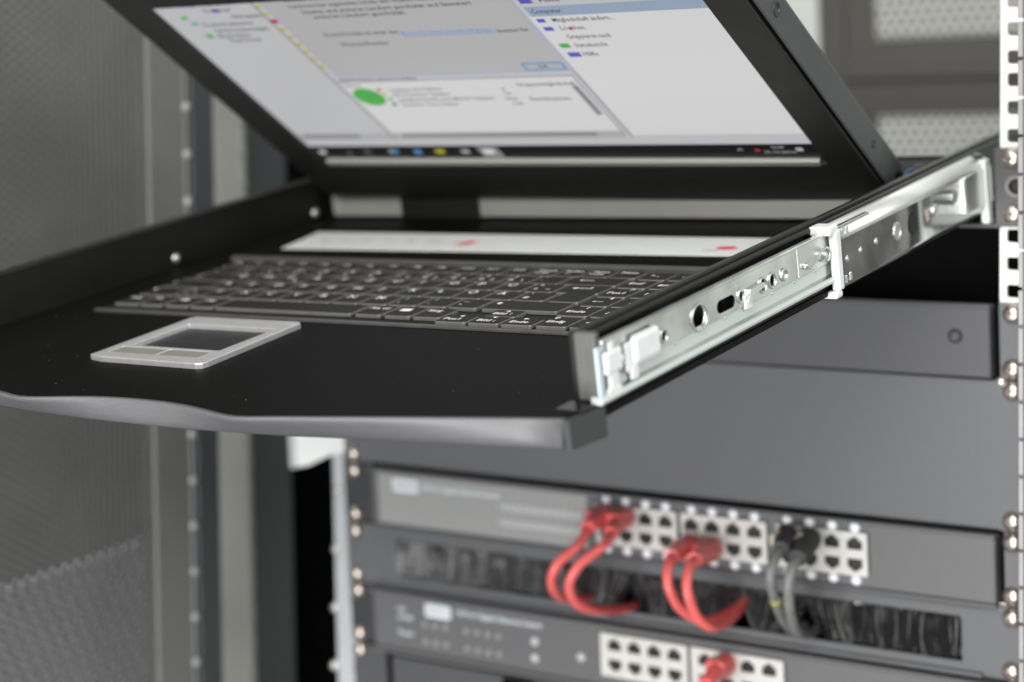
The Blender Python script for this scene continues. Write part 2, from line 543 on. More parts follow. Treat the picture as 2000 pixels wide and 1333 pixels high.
FWH = Vector((-0.637, 0.771, 0))
for o_, dg_, pv in ((ld, 2.3, (-345, -60, -150)), (fp, 2.3, (-345, -30, -150)), (cp, 2.0, (-390, 72, -150))):
    lean(o_, dg_, FWH, pv)
for o_ in list(COL.objects):
    if o_.name == 'mounting_post':
        lean(o_, 1.4, (0, 1, 0), (235, 0, 20))
    if o_.name == 'mounting_post.001':
        lean(o_, 1.9, (0, 1, 0), (-245, 0, -224))

# ================================================================== RACK PANELS
SCREW_ME = None


def screw(parent, iv, x, z, y=-2.0, r=5.2):
    global SCREW_ME
    if SCREW_ME is None:
        b = MB()
        b.lathe((0, 0, 0), (0, -1, 0), [(5.9, -1.2), (5.9, 0.4), (5.5, 1.7), (4.7, 2.9), (3.5, 3.7), (1.9, 4.2), (0, 4.3)], 22)
        b.box(-1.7, 1.7, -4.36, -3.0, -0.35, 0.35, mi=1).box(-0.35, 0.35, -4.34, -3.0, -1.7, 1.7, mi=1)
        o = b.build('screw', [M_SCREW, M_HOLE], parent)
        SCREW_ME = o.data
    else:
        o = bpy.data.objects.new('screw', SCREW_ME); COL.objects.link(o); o.parent = parent
    o.location = (iv @ Vector((x + (z + 250) * 0.022, y, z))) * S
    o.rotation_euler = (0, random.uniform(0, 3), 0)
    return o


XR, XL = 232.8, -232.0


def thing_at(name, x, y, z, label, cat, group=None):
    return empty(name, (x, y, z), label, cat, group), Matrix.Translation((-x, -y, -z))


# U3: thin blank panel, face proud of its ears
bp, iv = thing_at('blank_panel', 0, 0, -132, 'charcoal one unit blank panel with a small domed knob at its right end', 'panel')
MB().box(-222, 225.5, -9, 1, -132.2, -90.2, 1.2).build('face', M_RACK2, bp, iv)
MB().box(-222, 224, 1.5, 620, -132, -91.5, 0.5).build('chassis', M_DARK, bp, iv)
MB().box(-222, 225.8, -10, -7.5, -91.6, -89.2, 0.6).build('top_lip', M_RACK2, bp, iv)
MB().box(222, 231, 0.6, 1.0, -133, -89.4).build('gap_shade', M_DARK, bp, iv)  # dark strip added behind the face-to-ear gap, shade put into the colour
MB().mesh(plate(rect(228.2, 250, -133, -89.4, 0.6), [], 2.0, 0.3), 0, FRONT(-0.8)).build('ear', M_RACK, bp, iv)
MB().mesh(plate(rect(-241, -224, -133, -89.4, 0.6), [], 2.0, 0.3), 0, FRONT(-0.8)).build('ear', M_RACK, bp, iv)
MB().lathe((205.5, -9, -108.3), (0, -1, 0), [(4.3, -1), (4.3, 0.6), (3.6, 1.8), (2.2, 2.7), (0, 3.0)], 18).build('knob', M_RACK2, bp, iv)
for z in (-95.25, -127):
    screw(bp, iv, XR, z); screw(bp, iv, XL, z)
MB().lathe((228.5, -2.2, -135), (0, -1, 0), [(3.0, -1), (3.0, 0.4), (1.8, 1.4), (0, 1.7)], 14).build('stud', M_STUD, bp, iv)

# U4-5: flat two unit blank panel
b2, iv = thing_at('blank_panel', 0, 0, -222, 'plain grey two unit blank panel filling the middle of the rack', 'panel')
MB().box(-241, 250, -2.2, 1.5, -222.0, -133.9, 0.7).build('face', M_RACK, b2, iv)
MB().box(-222, 226, 3, 30, -221, -135, 0.5).build('rear_fold', M_DARK, b2, iv)
for z in (-139.7, -215.9):
    screw(b2, iv, XR, z, -2.4); screw(b2, iv, XL, z, -2.4)

# switches -----------------------------------------------------------


def tee(x, z, up):
    s = 1 if up else -1
    w_, h = 4.6, 3.9
    return [(x - w_, z - s * h), (x + w_, z - s * h), (x + w_, z + s * 1.5), (x + 2.9, z + s * 1.5), (x + 2.9, z + s * 2.7),
            (x + 1.5, z + s * 2.7), (x + 1.5, z + s * 3.8), (x - 1.5, z + s * 3.8), (x - 1.5, z + s * 2.7), (x - 2.9, z + s * 2.7),
            (x - 2.9, z + s * 1.5), (x - w_, z + s * 1.5)]


def port_block(sw, iv, x0, x1, ports, zt, zb, z0, z1):
    loops = []
    for x in ports:
        loops.append(tee(x, zt, True)); loops.append(tee(x, zb, False))
    blk = MB().mesh(plate(rect(x0, x1, z0, z1, 1.2, 2), loops, 1.6, 0.3), 0, FRONT(-11.2)).box(x0 + 0.4, x1 - 0.4, -10.4, -8.9, z0 + 0.4, z0 + 2.0).box(x0 + 0.4, x1 - 0.4, -10.4, -8.9, z1 - 2.0, z1 - 0.4).build('port_block', M_PORT, sw, iv)
    for x in ports:
        for z in (zt, zb):
            b = MB()
            b.box(x - 5.2, x + 5.2, -9.6, -9.05, z - 4.6, z + 4.6)
            for k in range(8):
                b.box(x - 3.0 + k * 0.8, x - 2.75 + k * 0.8, -9.9, -9.5, z - 1.0, z + 1.4, mi=1)
            b.build('port', [M_HOLE, mat('gilt_contacts', (0.05, 0.042, 0.025), 0.5, 0.3)], blk, iv)
    return blk


def light_pipe(sw, iv, x, z):
    MB().lathe((x, -9.0, z), (0, -1, 0), [(3.3, -1), (3.3, 1.2), (2.8, 2.3), (1.5, 3.0), (0, 3.1)], 14).build('light_pipe', M_LED, sw, iv)


def lettering(sw, iv, body, x, z, size, y, m_, sx=1.0, name='lettering'):
    me = text(body, size, bold=2.4)
    MB().mesh(me, 0, FRONT(y) @ Matrix.Translation((x, z, 0)) @ Matrix.Diagonal((sx, 1, 1, 1))).build(name, m_, sw, iv, recalc=False)


s1, iv = thing_at('network_switch', 0, 0, -266, 'upper grey network switch with three port blocks and a pale label plate', 'network switch')
zt, zb = -237.0, -250.5
face = MB().box(-212, 225.5, -9, 4, -264.8, -224.6, 1.2).build('face', M_FACE, s1, iv)
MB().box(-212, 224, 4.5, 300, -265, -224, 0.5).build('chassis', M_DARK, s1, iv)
MB().box(-213, 226, -11.2, -8, -225.4, -223.2, 0.7).build('top_lip', M_FACE, s1, iv)
MB().box(-213, 226, -11.2, -8, -266.3, -264.2, 0.7).build('bottom_lip', M_FACE, s1, iv)
MB().box(222, 231, 0.6, 1.0, -265.6, -223).build('gap_shade', M_DARK, s1, iv)
MB().mesh(plate(rect(228.2, 250, -265.6, -223, 0.6), [], 2.0, 0.3), 0, FRONT(-0.8)).build('ear', M_FACE, s1, iv)
MB().mesh(plate(rect(-241, -215, -265.6, -223, 0.6), [], 2.0, 0.3), 0, FRONT(-0.8)).build('ear', M_CAP, s1, iv)
for z in (-228.6, -260.35):
    screw(s1, iv, XR, z); screw(s1, iv, XL, z)
lp = MB().box(-206, -38.5, -9.8, -8.8, -262.5, -226.3, 0.3, seg=1).build('label_plate', M_FOIL, s1, iv)
MB().mesh(plate(rect(-193, -172, -238.6, -229.6, 1.6), [], 0.3), 0, FRONT(-10.0)).build('logo_plate', M_INK, lp, iv)
lettering(lp, iv, 'DIGITUS', -191.3, -234.2, 4.4, -10.35, M_FACE, 1.05)
lettering(lp, iv, '24-Port Gigabit Ethernet Switch', -168.5, -233.8, 5.6, -10.05, M_INK, 0.87)
for k in range(12):
    MB().box(-103 + 5.1 * k, -100.4 + 5.1 * k, -10.4, -9.7, -243.2, -238.2, 0.3, seg=1).build('indicator', M_PALEINK, lp, iv)
    MB().box(-103 + 5.1 * k, -100.4 + 5.1 * k, -10.4, -9.7, -254.2, -249.2, 0.3, seg=1).build('indicator', M_PALEINK, lp, iv)
lettering(lp, iv, '1', -107.5, -240.6, 4, -10.1, M_INK); lettering(lp, iv, '2', -107.5, -251.7, 4, -10.1, M_INK)
P1, P2, P3 = [-24, -9.8, 4.4, 18.6], [36.5, 50.7, 64.9, 79.1], [100.5, 114.7, 128.9, 143.1]
for P, a, b in ((P1, -31.6, 26.6), (P2, 29.2, 87.2), (P3, 93.2, 151.0)):
    port_block(s1, iv, a, b, P, zt, zb, -257.2, -230.3)
    for x in P:
        light_pipe(s1, iv, x, -227.7); light_pipe(s1, iv, x, -260.2)

# U7 brush panel
bpn, iv = thing_at('brush_panel', 0, 0, -311, 'grey cable entry panel with a long black brush strip between the two switches', 'brush panel')
OX0, OX1, OZ0, OZ1 = -198.5, 202.5, -303.2, -276.2
MB().mesh(plate(rect(-241, 250, -311.0, -267.0, 0.6), [rect(OX0, OX1, OZ0, OZ1, 0.6)], 2.4, 0.5), 0, FRONT(-1.2)).build('frame', M_RACK, bpn, iv)
MB().box(-215, 215, -5.0, -2.0, -311.2, -308.2, 0.8).build('bottom_fold', M_RACK, bpn, iv)
MB().box(-215, 215, -4.0, -2.0, -269.6, -267.0, 0.8).build('top_fold', M_RACK, bpn, iv)
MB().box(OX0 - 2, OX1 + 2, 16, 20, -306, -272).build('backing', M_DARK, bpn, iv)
MB().box(OX0 - 2, OX1 + 2, 2.6, 9, -279.6, -272, 0.6).build('bristle_holder', M_STUD, bpn, iv)  # holder reaches low so its pale edge stands in for highlights on bristle tops
for z in (-273.05, -304.8):
    screw(bpn, iv, XR, z, -2.8); screw(bpn, iv, XL, z, -2.8)
bv, bf, bmi = [], [], []
M_BRISTLE_GLINT = mat('glint_bristle', (0.21, 0.21, 0.205), 0.25, spec=0.8, noise=0.2, nscale=300)  # paler bristles: glints on the brush put into the colour
GAPS = [(-14, 14, 11), (62, 9, 9), (106, 20, 13)]
for k in range(8800):
    x = random.uniform(OX0 + 0.5, OX1 - 0.5); y = random.uniform(1.2, 8.5)
    zt_ = OZ1 + 1.0; L = 26 + random.uniform(-1.0, 2.0)
    clump = 2.0 * math.sin(x * 0.21 + 1.3 * math.sin(x * 0.05)) + random.gauss(0, 0.9)
    dx = clump; dy = random.gauss(-1.0, 1.5)
    for gx, gw, amp in GAPS:
        u = (x - gx) / gw
        if abs(u) < 2.2:
            dx += amp * (1 if u >= 0 else -1) * math.exp(-u * u * 0.9)
            dy += random.gauss(-2.5, 2.0) * math.exp(-u * u)
            if abs(u) < 0.9 and random.random() < 0.55:
                L *= 0.75
    r = 0.26
    grey = 1 if random.random() < 0.05 + 0.20 * max(0, math.sin(x * 0.33 + 1.7 * math.sin(x * 0.09)) * math.sin(x * 0.13)) else 0  # picks clumps of bristles for the painted glints
    n0 = len(bv)
    prev = None
    bul = max(0.0, 2.2 + 3.2 * math.sin(x * 0.17 + 2.0 * math.sin(x * 0.043)) + random.gauss(0, 0.8))
    for (t, rr) in ((0, r), (0.16, r), (0.4, r), (0.7, r), (1.0, r * 0.7)):
        cx, cy, cz = x + dx * t * t, y + dy * t * t - bul * math.sin(min(t * 2.0, 1.0) * math.pi / 2) * (1.25 - t * 0.6), zt_ - L * t
        for a in range(3):
            bv.append(((cx + rr * math.cos(2.094 * a)) * S, (cy + rr * math.sin(2.094 * a)) * S, (cz + 311) * S))
    for s_ in range(4):
        for a in range(3):
            c = (a + 1) % 3
            bmi.append(grey); bf.append((n0 + 3 * s_ + a, n0 + 3 * s_ + c, n0 + 3 * s_ + 3 + c, n0 + 3 * s_ + 3 + a))
me = bpy.data.meshes.new('bristles'); me.from_pydata(bv, [], bf); me.materials.append(M_BRISTLE); me.materials.append(M_BRISTLE_GLINT); me.polygons.foreach_set('material_index', bmi)
o = bpy.data.objects.new('bristles', me); COL.objects.link(o); o.parent = bpn; o['kind'] = 'stuff'

# U8 lower switch
s2, iv = thing_at('network_switch', 0, 0, -355, 'lower grey network switch with two port blocks, cut by the bottom of the photo', 'network switch')
MB().box(-216, 225.5, -9, 4, -354.2, -312.8, 1.4).build('face', M_FACE, s2, iv)
MB().box(-212, 224, 4.5, 300, -354, -313, 0.5).build('chassis', M_DARK, s2, iv)
MB().box(-217, 226, -11.5, -8, -314.0, -311.6, 0.8).build('top_lip', M_FACE, s2, iv)
MB().box(-217, 226, -11.5, -8, -357.2, -353.8, 1.0).build('bottom_lip', M_FACE, s2, iv)
MB().box(222, 231, 0.6, 1.0, -355, -312).build('gap_shade', M_DARK, s2, iv)
MB().mesh(plate(rect(228.2, 250, -355, -312, 0.6), [], 2.0, 0.3), 0, FRONT(-0.8)).build('ear', M_FACE, s2, iv)
MB().mesh(plate(rect(-241, -219, -355, -312, 0.6), [], 2.0, 0.3), 0, FRONT(-0.8)).build('ear', M_CAP, s2, iv)
for z in (-317.5, -349.25):
    screw(s2, iv, XR, z); screw(s2, iv, XL, z)
MB().mesh(plate(rect(-171, -150, -326.6, -317.2, 1.6), [], 0.3), 0, FRONT(-9.3)).build('logo_plate', M_INK, s2, iv)
lettering(s2, iv, 'DIGITUS', -169.3, -322, 4.4, -9.6, M_FACE, 1.05)
lettering(s2, iv, '16-Port Gigabit Ethernet Switch', -146, -320.4, 5.6, -9.3, M_INK, 0.95)
lettering(s2, iv, 'Link', -195, -324, 4.2, -9.3, M_INK); lettering(s2, iv, '10/100', -195, -330, 4.6, -9.3, M_INK)
lettering(s2, iv, 'Power', -195, -341.3, 5.0, -9.3, M_INK)
for k in range(8):
    for z in (-332.5, -345):
        if k == 3: continue
        MB().lathe((-172 + 8.6 * k, -9, z), (0, -1, 0), [(2.4, -1), (2.4, 0.5), (1.6, 1.2), (0, 1.3)], 12).build('indicator', M_FOIL, s2, iv)
for x, z in ((-83, -331.7), (-83.5, -343.4), (-48, -337.3)):
    MB().lathe((x, -9, z), (0, -1, 0), [(3.0, -1), (3.0, 0.6), (2.2, 1.4), (0, 1.7)], 14).build('push_button', M_PALEINK, s2, iv)
Q1, Q2 = [-21.5, -7.2, 7.1, 21.4], [43.0, 57.3, 71.6, 85.9]
for P, a, b in ((Q1, -31.8, 30.6), (Q2, 33.0, 95.5)):
    port_block(s2, iv, a, b, P, -324.2, -338.4, -346.3, -317.2)

# U9 lower device, mostly below the photo
lo, iv = thing_at('blank_panel', 0, 0, -400, 'dark grey panel below the lower switch at the bottom of the photo', 'panel')
MB().box(-206, 218, -4, 60, -400, -361.5, 1.5).build('face', M_RACK2, lo, iv)
MB().mesh(plate(rect(-241, -212, -400, -357.6, 0.6), [], 2.0, 0.3), 0, FRONT(-0.8)).build('ear', M_RACK2, lo, iv)
MB().mesh(plate(rect(222, 250, -400, -357.6, 0.6), [], 2.0, 0.3), 0, FRONT(-0.8)).build('ear', M_RACK2, lo, iv)
MB().box(-112, -88, -8, -3.5, -372, -362.5, 1.5).build('latch', M_DARK, lo, iv)
screw(lo, iv, XL, -361.95); screw(lo, iv, XR, -361.95)

# ================================================================== PATCH CABLES


def patch_cable(label, pts, jacket, boot, plug_at, up=True, ring=False, tagmark=None, r=3.15):
    px, py, pz = plug_at
    t = empty('patch_cable', (px, py, pz), label, 'cable', 'patch cables in the switches')
    iv = Matrix.Translation((-px, -py, -pz))
    b = MB()
    b.box(px - 5.4, px + 5.4, -26, -6.5, pz - 3.6, pz + 3.4, 0.8)
    s = 1 if up else -1
    b.prism([(-26, pz + s * 3.2), (-9, pz + s * 3.2), (-10, pz + s * 4.4), (-24, pz + s * 6.2)], 0, px - 1.6, px + 1.6)
    b.build('plug', M_CLEAR, t, iv)
    path = smooth_path(pts, 7)
    # boot follows the first stretch of the path
    L = [0]
    for a, c in zip(path, path[1:]):
        L.append(L[-1] + (c - a).length)
    bpth = [p for p, l in zip(path, L) if l <= 36]
    rr = []
    for i, p in enumerate(bpth):
        f = i / max(1, len(bpth) - 1)
        q = 7.3 - 2.6 * min(1, f * 1.3)
        if ring and f > 0.25:
            q += 0.55 * (1 if i % 2 else -1)
        rr.append(q)
    if ring:
        fine = []; fr = []
        N = 34
        for i in range(N + 1):
            f = i / N * (len(bpth) - 1); k = min(int(f), len(bpth) - 2); u = f - k
            fine.append(bpth[k].lerp(bpth[k + 1], u))
            fr.append(7.2 - 2.6 * i / N + (0.5 if (i // 2) % 2 else -0.4))
        MB().tube(fine, fr, 14).build('boot', boot, t, iv)
    else:
        MB().tube(bpth, rr, 14).box(px - 6.6, px + 6.6, -29, -14, pz - 6.2, pz + 5.8, 2.0).build('boot', boot, t, iv)
    cp_ = [p for p, l in zip(path, L) if l >= 26]
    MB().tube(cp_, r, 12).build('cord', jacket, t, iv)
    if tagmark:
        seg = [p for p, l in zip(path, L) if tagmark[0] <= l <= tagmark[1]]
        MB().tube(seg, r + 0.12, 12).build('printed_mark', M_YTAG, t, iv)
    return t


patch_cable('leftmost red patch cable, in the first upper port of the upper switch',
            [(-24, -12, -237), (-20, -38, -236.8), (-18.6, -58, -246.1), (-25.0, -70.0, -254.0), (-30.6, -72.0, -264.2), (-35.3, -62.0, -277.4), (-39.9, -40.0, -288.5), (-43.8, -10.0, -296.7), (-44, 9, -299)],
            M_REDC, M_REDC, (-24, -9, -237))
patch_cable('red patch cable bending widest, in the second upper port of the upper switch',
            [(-9.8, -12, -237), (-4.8, -38.0, -239.5), (-0.3, -58.0, -244.0), (-9.3, -72.0, -253.3), (-16.6, -75.0, -266.6), (-18.1, -65.0, -281.9), (-15.0, -45.0, -291.6), (-14.8, -15.0, -298.7), (-14.1, 9.0, -301.5)],
            M_REDC, M_REDC, (-9.8, -9, -237))
patch_cable('red patch cable in the first lower port of the middle port block',
            [(36.5, -12, -250.6), (38.0, -35, -249.3), (42.6, -55, -251.0), (45.0, -62, -261.9), (49.3, -58, -276.8), (54.4, -45, -287.2), (57.3, -25, -292.6), (59, 0, -291.6), (60.2, 9, -289.7)],
            M_REDC, M_REDC, (36.5, -9, -250.5), up=False)
patch_cable('lowest hanging red patch cable, second lower port of the middle port block',
            [(50.7, -12, -250.7), (54.5, -35.0, -249.5), (56.7, -55.0, -250.9), (58.6, -64.0, -262.8), (62.0, -60.0, -280.3), (66.7, -48.0, -290.0), (67.4, -20.0, -290.7), (64.3, 9.0, -284.2)],
            M_REDC, M_REDC, (50.7, -9, -250.5), up=False)
patch_cable('grey patch cable with a yellow mark, in the first port of the right block',
            [(100.5, -12, -237), (109.4, -38.0, -236.5), (111.2, -55.0, -241.0), (110.9, -60.0, -250.7), (110.0, -52.0, -266.9), (106.9, -35.0, -282.8), (102.1, -10.0, -297.2), (100.8, 9.0, -299)],
            M_GREYC, M_GREYB, (100.5, -9, -237), ring=True, tagmark=(72, 79))
patch_cable('unmarked grey patch cable in the second upper port of the right block',
            [(114.7, -12, -237), (121.5, -38.0, -239.0), (122.7, -55.0, -243.6), (121.9, -60.0, -254.0), (120.2, -55.0, -271.0), (117.3, -40.0, -286.9), (112.8, -12.0, -297.3), (110.8, 9.0, -299)],
            M_GREYC, M_GREYB, (114.7, -9, -237), ring=True)
patch_cable('red patch cable plugged into the lower switch at the bottom edge of the photo',
            [(57.3, -12, -324.2), (59.2, -38.0, -326.4), (59.6, -58.0, -332.8), (54, -70, -345), (44, -72, -362), (40, -66, -400), (42, -50, -470), (50, -30, -540)],
            M_REDC, M_REDC, (57.3, -9, -324.2))

# ================================================================== CONSOLE DRAWER
TM = Matrix(((0.9993581281, 0.0334657531, -0.0127818307, -3.3313809896 * S),
             (-0.0345559111, 0.9946222281, -0.0976345857, 0.0),
             (0.0094456780, 0.0980136046, 0.9951402476, -4.2385828972 * S),
             (0, 0, 0, 1)))
con = empty('console_drawer', label='black slide-out rack console with its screen raised, keyboard and touchpad showing', cat='console', mtx=TM)
FZ = -30.2
# handle outline (half), top edge and bottom edge
TOPO = [(0, -472.4), (10, -472.6), (20, -473.4), (30, -474.9), (40, -477.1), (50, -479.9), (58, -482.2), (64, -483.6), (70, -484.1), (76, -483.2), (90, -479.4), (106, -475.4), (130, -469.4), (152, -464.0), (175, -458.7), (197, -453.6), (219, -449.0)]
BOTO = [(0, -472.0), (10, -472.0), (20, -471.9), (30, -471.6), (40, -471.2), (50, -470.6), (58, -470.0), (64, -469.5), (70, -469.0), (76, -468.4), (90, -466.8), (106, -464.8), (130, -461.6), (152, -459.0), (175, -456.6), (197, -453.9), (219, -451.2)]
full = lambda P: [(-x, y) for x, y in P[:0:-1]] + P
top, bot = full(TOPO), full(BOTO)
# tray floor: front follows the handle's rear line
out = [(-219, 0)] + [(x, y + 3.2) for x, y in top] + [(219, 0)]
floor_me = plate(out, [], 1.6, 0.0)
tr = MB().mesh(floor_me, 0, TOP(FZ - 0.8)).box(-222, 222, -421, 60, -37, -33.5, 0.8).build('tray', M_TRAY, con)
b = MB()
rings = []
for (xt, yt), (xb, yb) in zip(top, bot):
    rings.append([(xt, yt + 3.0, FZ - 0.1), (xt, yt + 0.75, FZ - 0.05), (xt, yt + 0.35, FZ - 0.15), (xt, yt + 0.05, FZ - 0.5), (xt, yt - 0.05, FZ - 0.9), (xt, yt * 0.75 + yb * 0.25 - 0.6, FZ - 3.5), (xt, yt * 0.4 + yb * 0.6 - 0.8, FZ - 8),
                  (xb, yb - 0.1, FZ - 11.4), (xb, yb + 1.2, FZ - 12.6), (xb, yb + 14, FZ - 12.8), (xb, yb + 14, FZ - 2.2), (xt, yt + 3.0, FZ - 2.0)])
b.loft(rings)
hd = b.build('handle', M_HANDLE, con)
for sx in (1, -1):
    MB().prism([(-450.2, FZ - 0.4), (-421, FZ - 1.2), (-421, FZ - 15), (-449.5, FZ - 12.8)], 0, 219.1 * sx, 222.4 * sx).build('end_cap', M_CAP, hd)
# side walls
MB().box(-214.5, -211.5, -427, 0, -33, -1.2, 0.7).box(-222, -211.5, -427, 0, -3.6, -1.0, 0.8).build('side_wall', M_WALL, con)
b = MB()
b.box(209.5, 213.8, -424, 150, -34, 0.2, 0.9)
b.box(213.5, 217.0, -421, 150, -4.2, -1.4, 1.0)
b.box(213.5, 220.5, -420, 60, -35.8, -30.5, 0.8)
b.build('side_wall', M_WALL, con)
MB().box(212.6, 223.0, -425, -421.2, -29.2, 0.4, 0.8).build('front_tab', mat('satin_nickel_tab', (0.10, 0.10, 0.093), 0.5, 0.2, noise=0.12, nscale=70, streak=(8, 1, 1)), con)
MB().box(208, 221.5, -438, -424.6, -30.6, -29.6, 0.4).build('corner_plate', mat('dark_glossy_corner', (0.02, 0.02, 0.019), 0.22, 0.3), con)
MB().box(-221.6, -209.0, -428.5, -424.2, -29.2, 0.6, 0.8).build('front_tab', MATS['satin_nickel_tab'], con)
for y in (-207.8, -62.8):
    MB().lathe((-211.5, y, -24.5), (1, 0, 0), [(3.2, -0.5), (3.2, 0.4), (2.5, 1.5), (1.2, 2.1), (0, 2.2)], 16).build('screw', M_STUD, con)

# keyboard
kb = MB()
kb.box(-175, 177, -318.5, -192, FZ - 1, FZ + 0.7, 0.4)
kb.box(-175.5, 177, -321.5, -317.6, FZ - 0.5, FZ + 1.3, 0.5, mi=1)
kb.box(-175, 177, -197.5, -191.5, FZ, FZ + 5.2, 1.2, mi=1)
kbo = kb.build('keyboard', [mat('black_keyboard_well', (0.012, 0.012, 0.012), 0.5, noise=0.1, spec=0.15), M_KFRAME], con)
ZK = -27.0


def key(x0, x1, yf, depth, legs, zt=ZK):
    """legs: list of (text, dx, dy, size, style) dx,dy as fractions"""
    cx = (x0 + x1) / 2; cy = yf + depth / 2
    b = MB()
    hx, hy = (x1 - x0) / 2, depth / 2
    z0 = FZ + 0.95

    def ring(ix, iy, z):
        r = 0.9
        return [(p[0], p[1], z) for p in rect(-hx + ix, hx - ix, -hy + iy, hy - iy, r, 2)]
    b.loft([ring(0, 0, z0 - zt), ring(0, 0, -0.9), ring(0.25, 0.25, -0.3)], 2, False, caps=False)
    b.loft([ring(0.25, 0.25, -0.3), ring(0.7, 0.65, 0.0)], 0, False)
    for lg in legs:
        s, fx, fy, size = lg[:4]
        X = -hx + 1.2 + fx * (2 * hx - 2.4); Y = -hy + fy * 2 * hy
        if s.startswith('@'):
            def tri(pts):
                b.quad([(X + p[0] * size, Y + p[1] * size, 0.06) for p in pts], 1)
            if s == '@up': tri([(-1, -.7), (1, -.7), (0, .9)])
            if s == '@dn': tri([(-1, .7), (0, -.9), (1, .7)])
            if s == '@lt': tri([(.8, -.9), (.8, .9), (-1, 0)])
            if s == '@rt': tri([(-.8, .9), (-.8, -.9), (1, 0)])
            if s == '@menu':
                tri([(-1.3, -.9), (1.3, -.9), (1.3, .9), (-1.3, .9)])
            if s == '@win':
                for (u, v) in ((-1.1, -.1), (.1, -.1), (-1.1, .9), (.1, .9)):
                    tri([(u, v - .8), (u + 1, v - .8), (u + 1, v), (u, v)])
            if s in ('@bk', '@al', '@ar', '@ad', '@au', '@en'):
                if s in ('@bk', '@al'): tri([(-1.6, -.14), (1.8, -.14), (1.8, .14), (-1.6, .14)]); tri([(-1.1, -.6), (-1.1, .6), (-2.1, 0)])
                if s == '@ar': tri([(-1.8, -.14), (1.4, -.14), (1.4, .14), (-1.8, .14)]); tri([(1.1, .6), (1.1, -.6), (2.1, 0)])
                if s == '@ad': tri([(-.14, -1), (.14, -1), (.14, 1.2), (-.14, 1.2)]); tri([(-.6, -.8), (0, -1.8), (.6, -.8)])
                if s == '@au': tri([(-.14, -1.2), (.14, -1.2), (.14, 1), (-.14, 1)]); tri([(-.6, .8), (.6, .8), (0, 1.8)])
                if s == '@en': tri([(-1.6, -.14), (1.8, -.14), (1.8, .14), (-1.6, .14)]); tri([(-1.1, -.6), (-1.1, .6), (-2.1, 0)]); tri([(1.52, .14), (1.8, .14), (1.8, .9), (1.52, .9)])
            if s == '@sh':
                tri([(-1, 0), (1, 0), (0, 1)]); tri([(-.45, -.9), (.45, -.9), (.45, 0), (-.45, 0)])
        else:
            b.mesh(text(s, size * 1.2, 'LEFT', 2, 2.2), 1, Matrix.Translation((X, Y, 0.06)))
    o = b.build('key', [M_KEY, M_LEG, M_KEYSHEEN], kbo, recalc=False)
    o.location = (cx * S, cy * S, zt * S)
    return o


def f24(x):  # measured at z=-24, brought to the key plane
    return x * 1.0132 - 8.93


D0, D1, D2, D3, D4, D5 = 18.0, 17.6, 17.0, 16.6, 15.8, 14.6
Y0, Y1, Y2, Y3, Y4, Y5 = -310.6, -288.6, -268.6, -249.6, -231.6, -213.8
L1 = lambda s: [(s, 0.12, 0.68, 6.2)]
L2 = lambda a, c, e=None: [(a, 0.12, 0.74, 4.6), (c, 0.14, 0.30, 4.6)] + ([(e, 0.66, 0.30, 4.2)] if e else [])
bounds0 = [(-157.4, -139.4, [('Strg', 0.05, 0.7, 4.6)]), (-137.6, -120.8, [('Fn', 0.08, 0.7, 4.6)]), (-117.7, -100.9, [('@win', 0.3, 0.66, 2.3)]), (-98.8, -82.4, [('Alt', 0.08, 0.7, 4.6)]),
           (-80.4, 14.0, []), (17.0, 33.2, [('Alt Gr', 0.05, 0.68, 4.2)]), (35.8, 51.9, [('@menu', 0.4, 0.62, 2.6)]), (53.9, 70.5, [('Strg', 0.05, 0.68, 4.6)])]
for a, c, lg in bounds0:
    key(f24(a), f24(c), Y0, D0, lg)
for a, c, lg in [(72, 90.3, [('@lt', 0.55, 0.82, 1.5), ('Pos1', 0.1, 0.36, 4.6)]), (91.9, 109.5, [('@dn', 0.55, 0.82, 1.5), ('Bild', 0.1, 0.36, 4.6), ('@ad', 0.78, 0.36, 1.0)]),
                 (111.1, 128.7, [('@rt', 0.5, 0.82, 1.5), ('Ende', 0.1, 0.36, 4.6)]), ]:
    key(f24(a), f24(c), -317.2, 13.4, lg)
key(f24(92.5), f24(110), -302.6, 12.0, [('@up', 0.5, 0.80, 1.5), ('Bild', 0.1, 0.36, 4.4), ('@au', 0.78, 0.36, 1.0)])
key(f24(130.8), f24(147.5), -316.8, 17.5, [('0', 0.1, 0.85, 4.2), ('Einfg', 0.05, 0.45, 4.6)])
key(f24(149.6), f24(167.5), -316.8, 17.5, [('@en', 0.45, 0.5, 2.0)])
# shift row
key(-169.7, -143.0, Y1, D1, [('@sh', 0.1, 0.68, 2.0)])
key(-140.8, -122.6, Y1, D1, L2('>', '<', '|'))
x = -120.9
for s in ('Y', 'X', 'C', 'V', 'B', 'N', 'M', ';,', ':.', '_-'):
    key(x, x + 17.4, Y1, D1, L1(s) if len(s) == 1 else [(s[0], 0.14, 0.76, 4.8), (s[1], 0.14, 0.34, 4.8)]); x += 19.3
key(73.6, 118.6, Y1, D1, [('@sh', 0.08, 0.62, 2.0)])
key(122.3, 139.3, Y1 - 6.6, D1, [('1', 0.5, 0.85, 4.2), ('Ende', 0.06, 0.40, 4.6)])
key(141.4, 158.4, Y1 - 6.6, D1, [('2', 0.6, 0.85, 4.2), ('@ad', 0.35, 0.4, 1.5)])
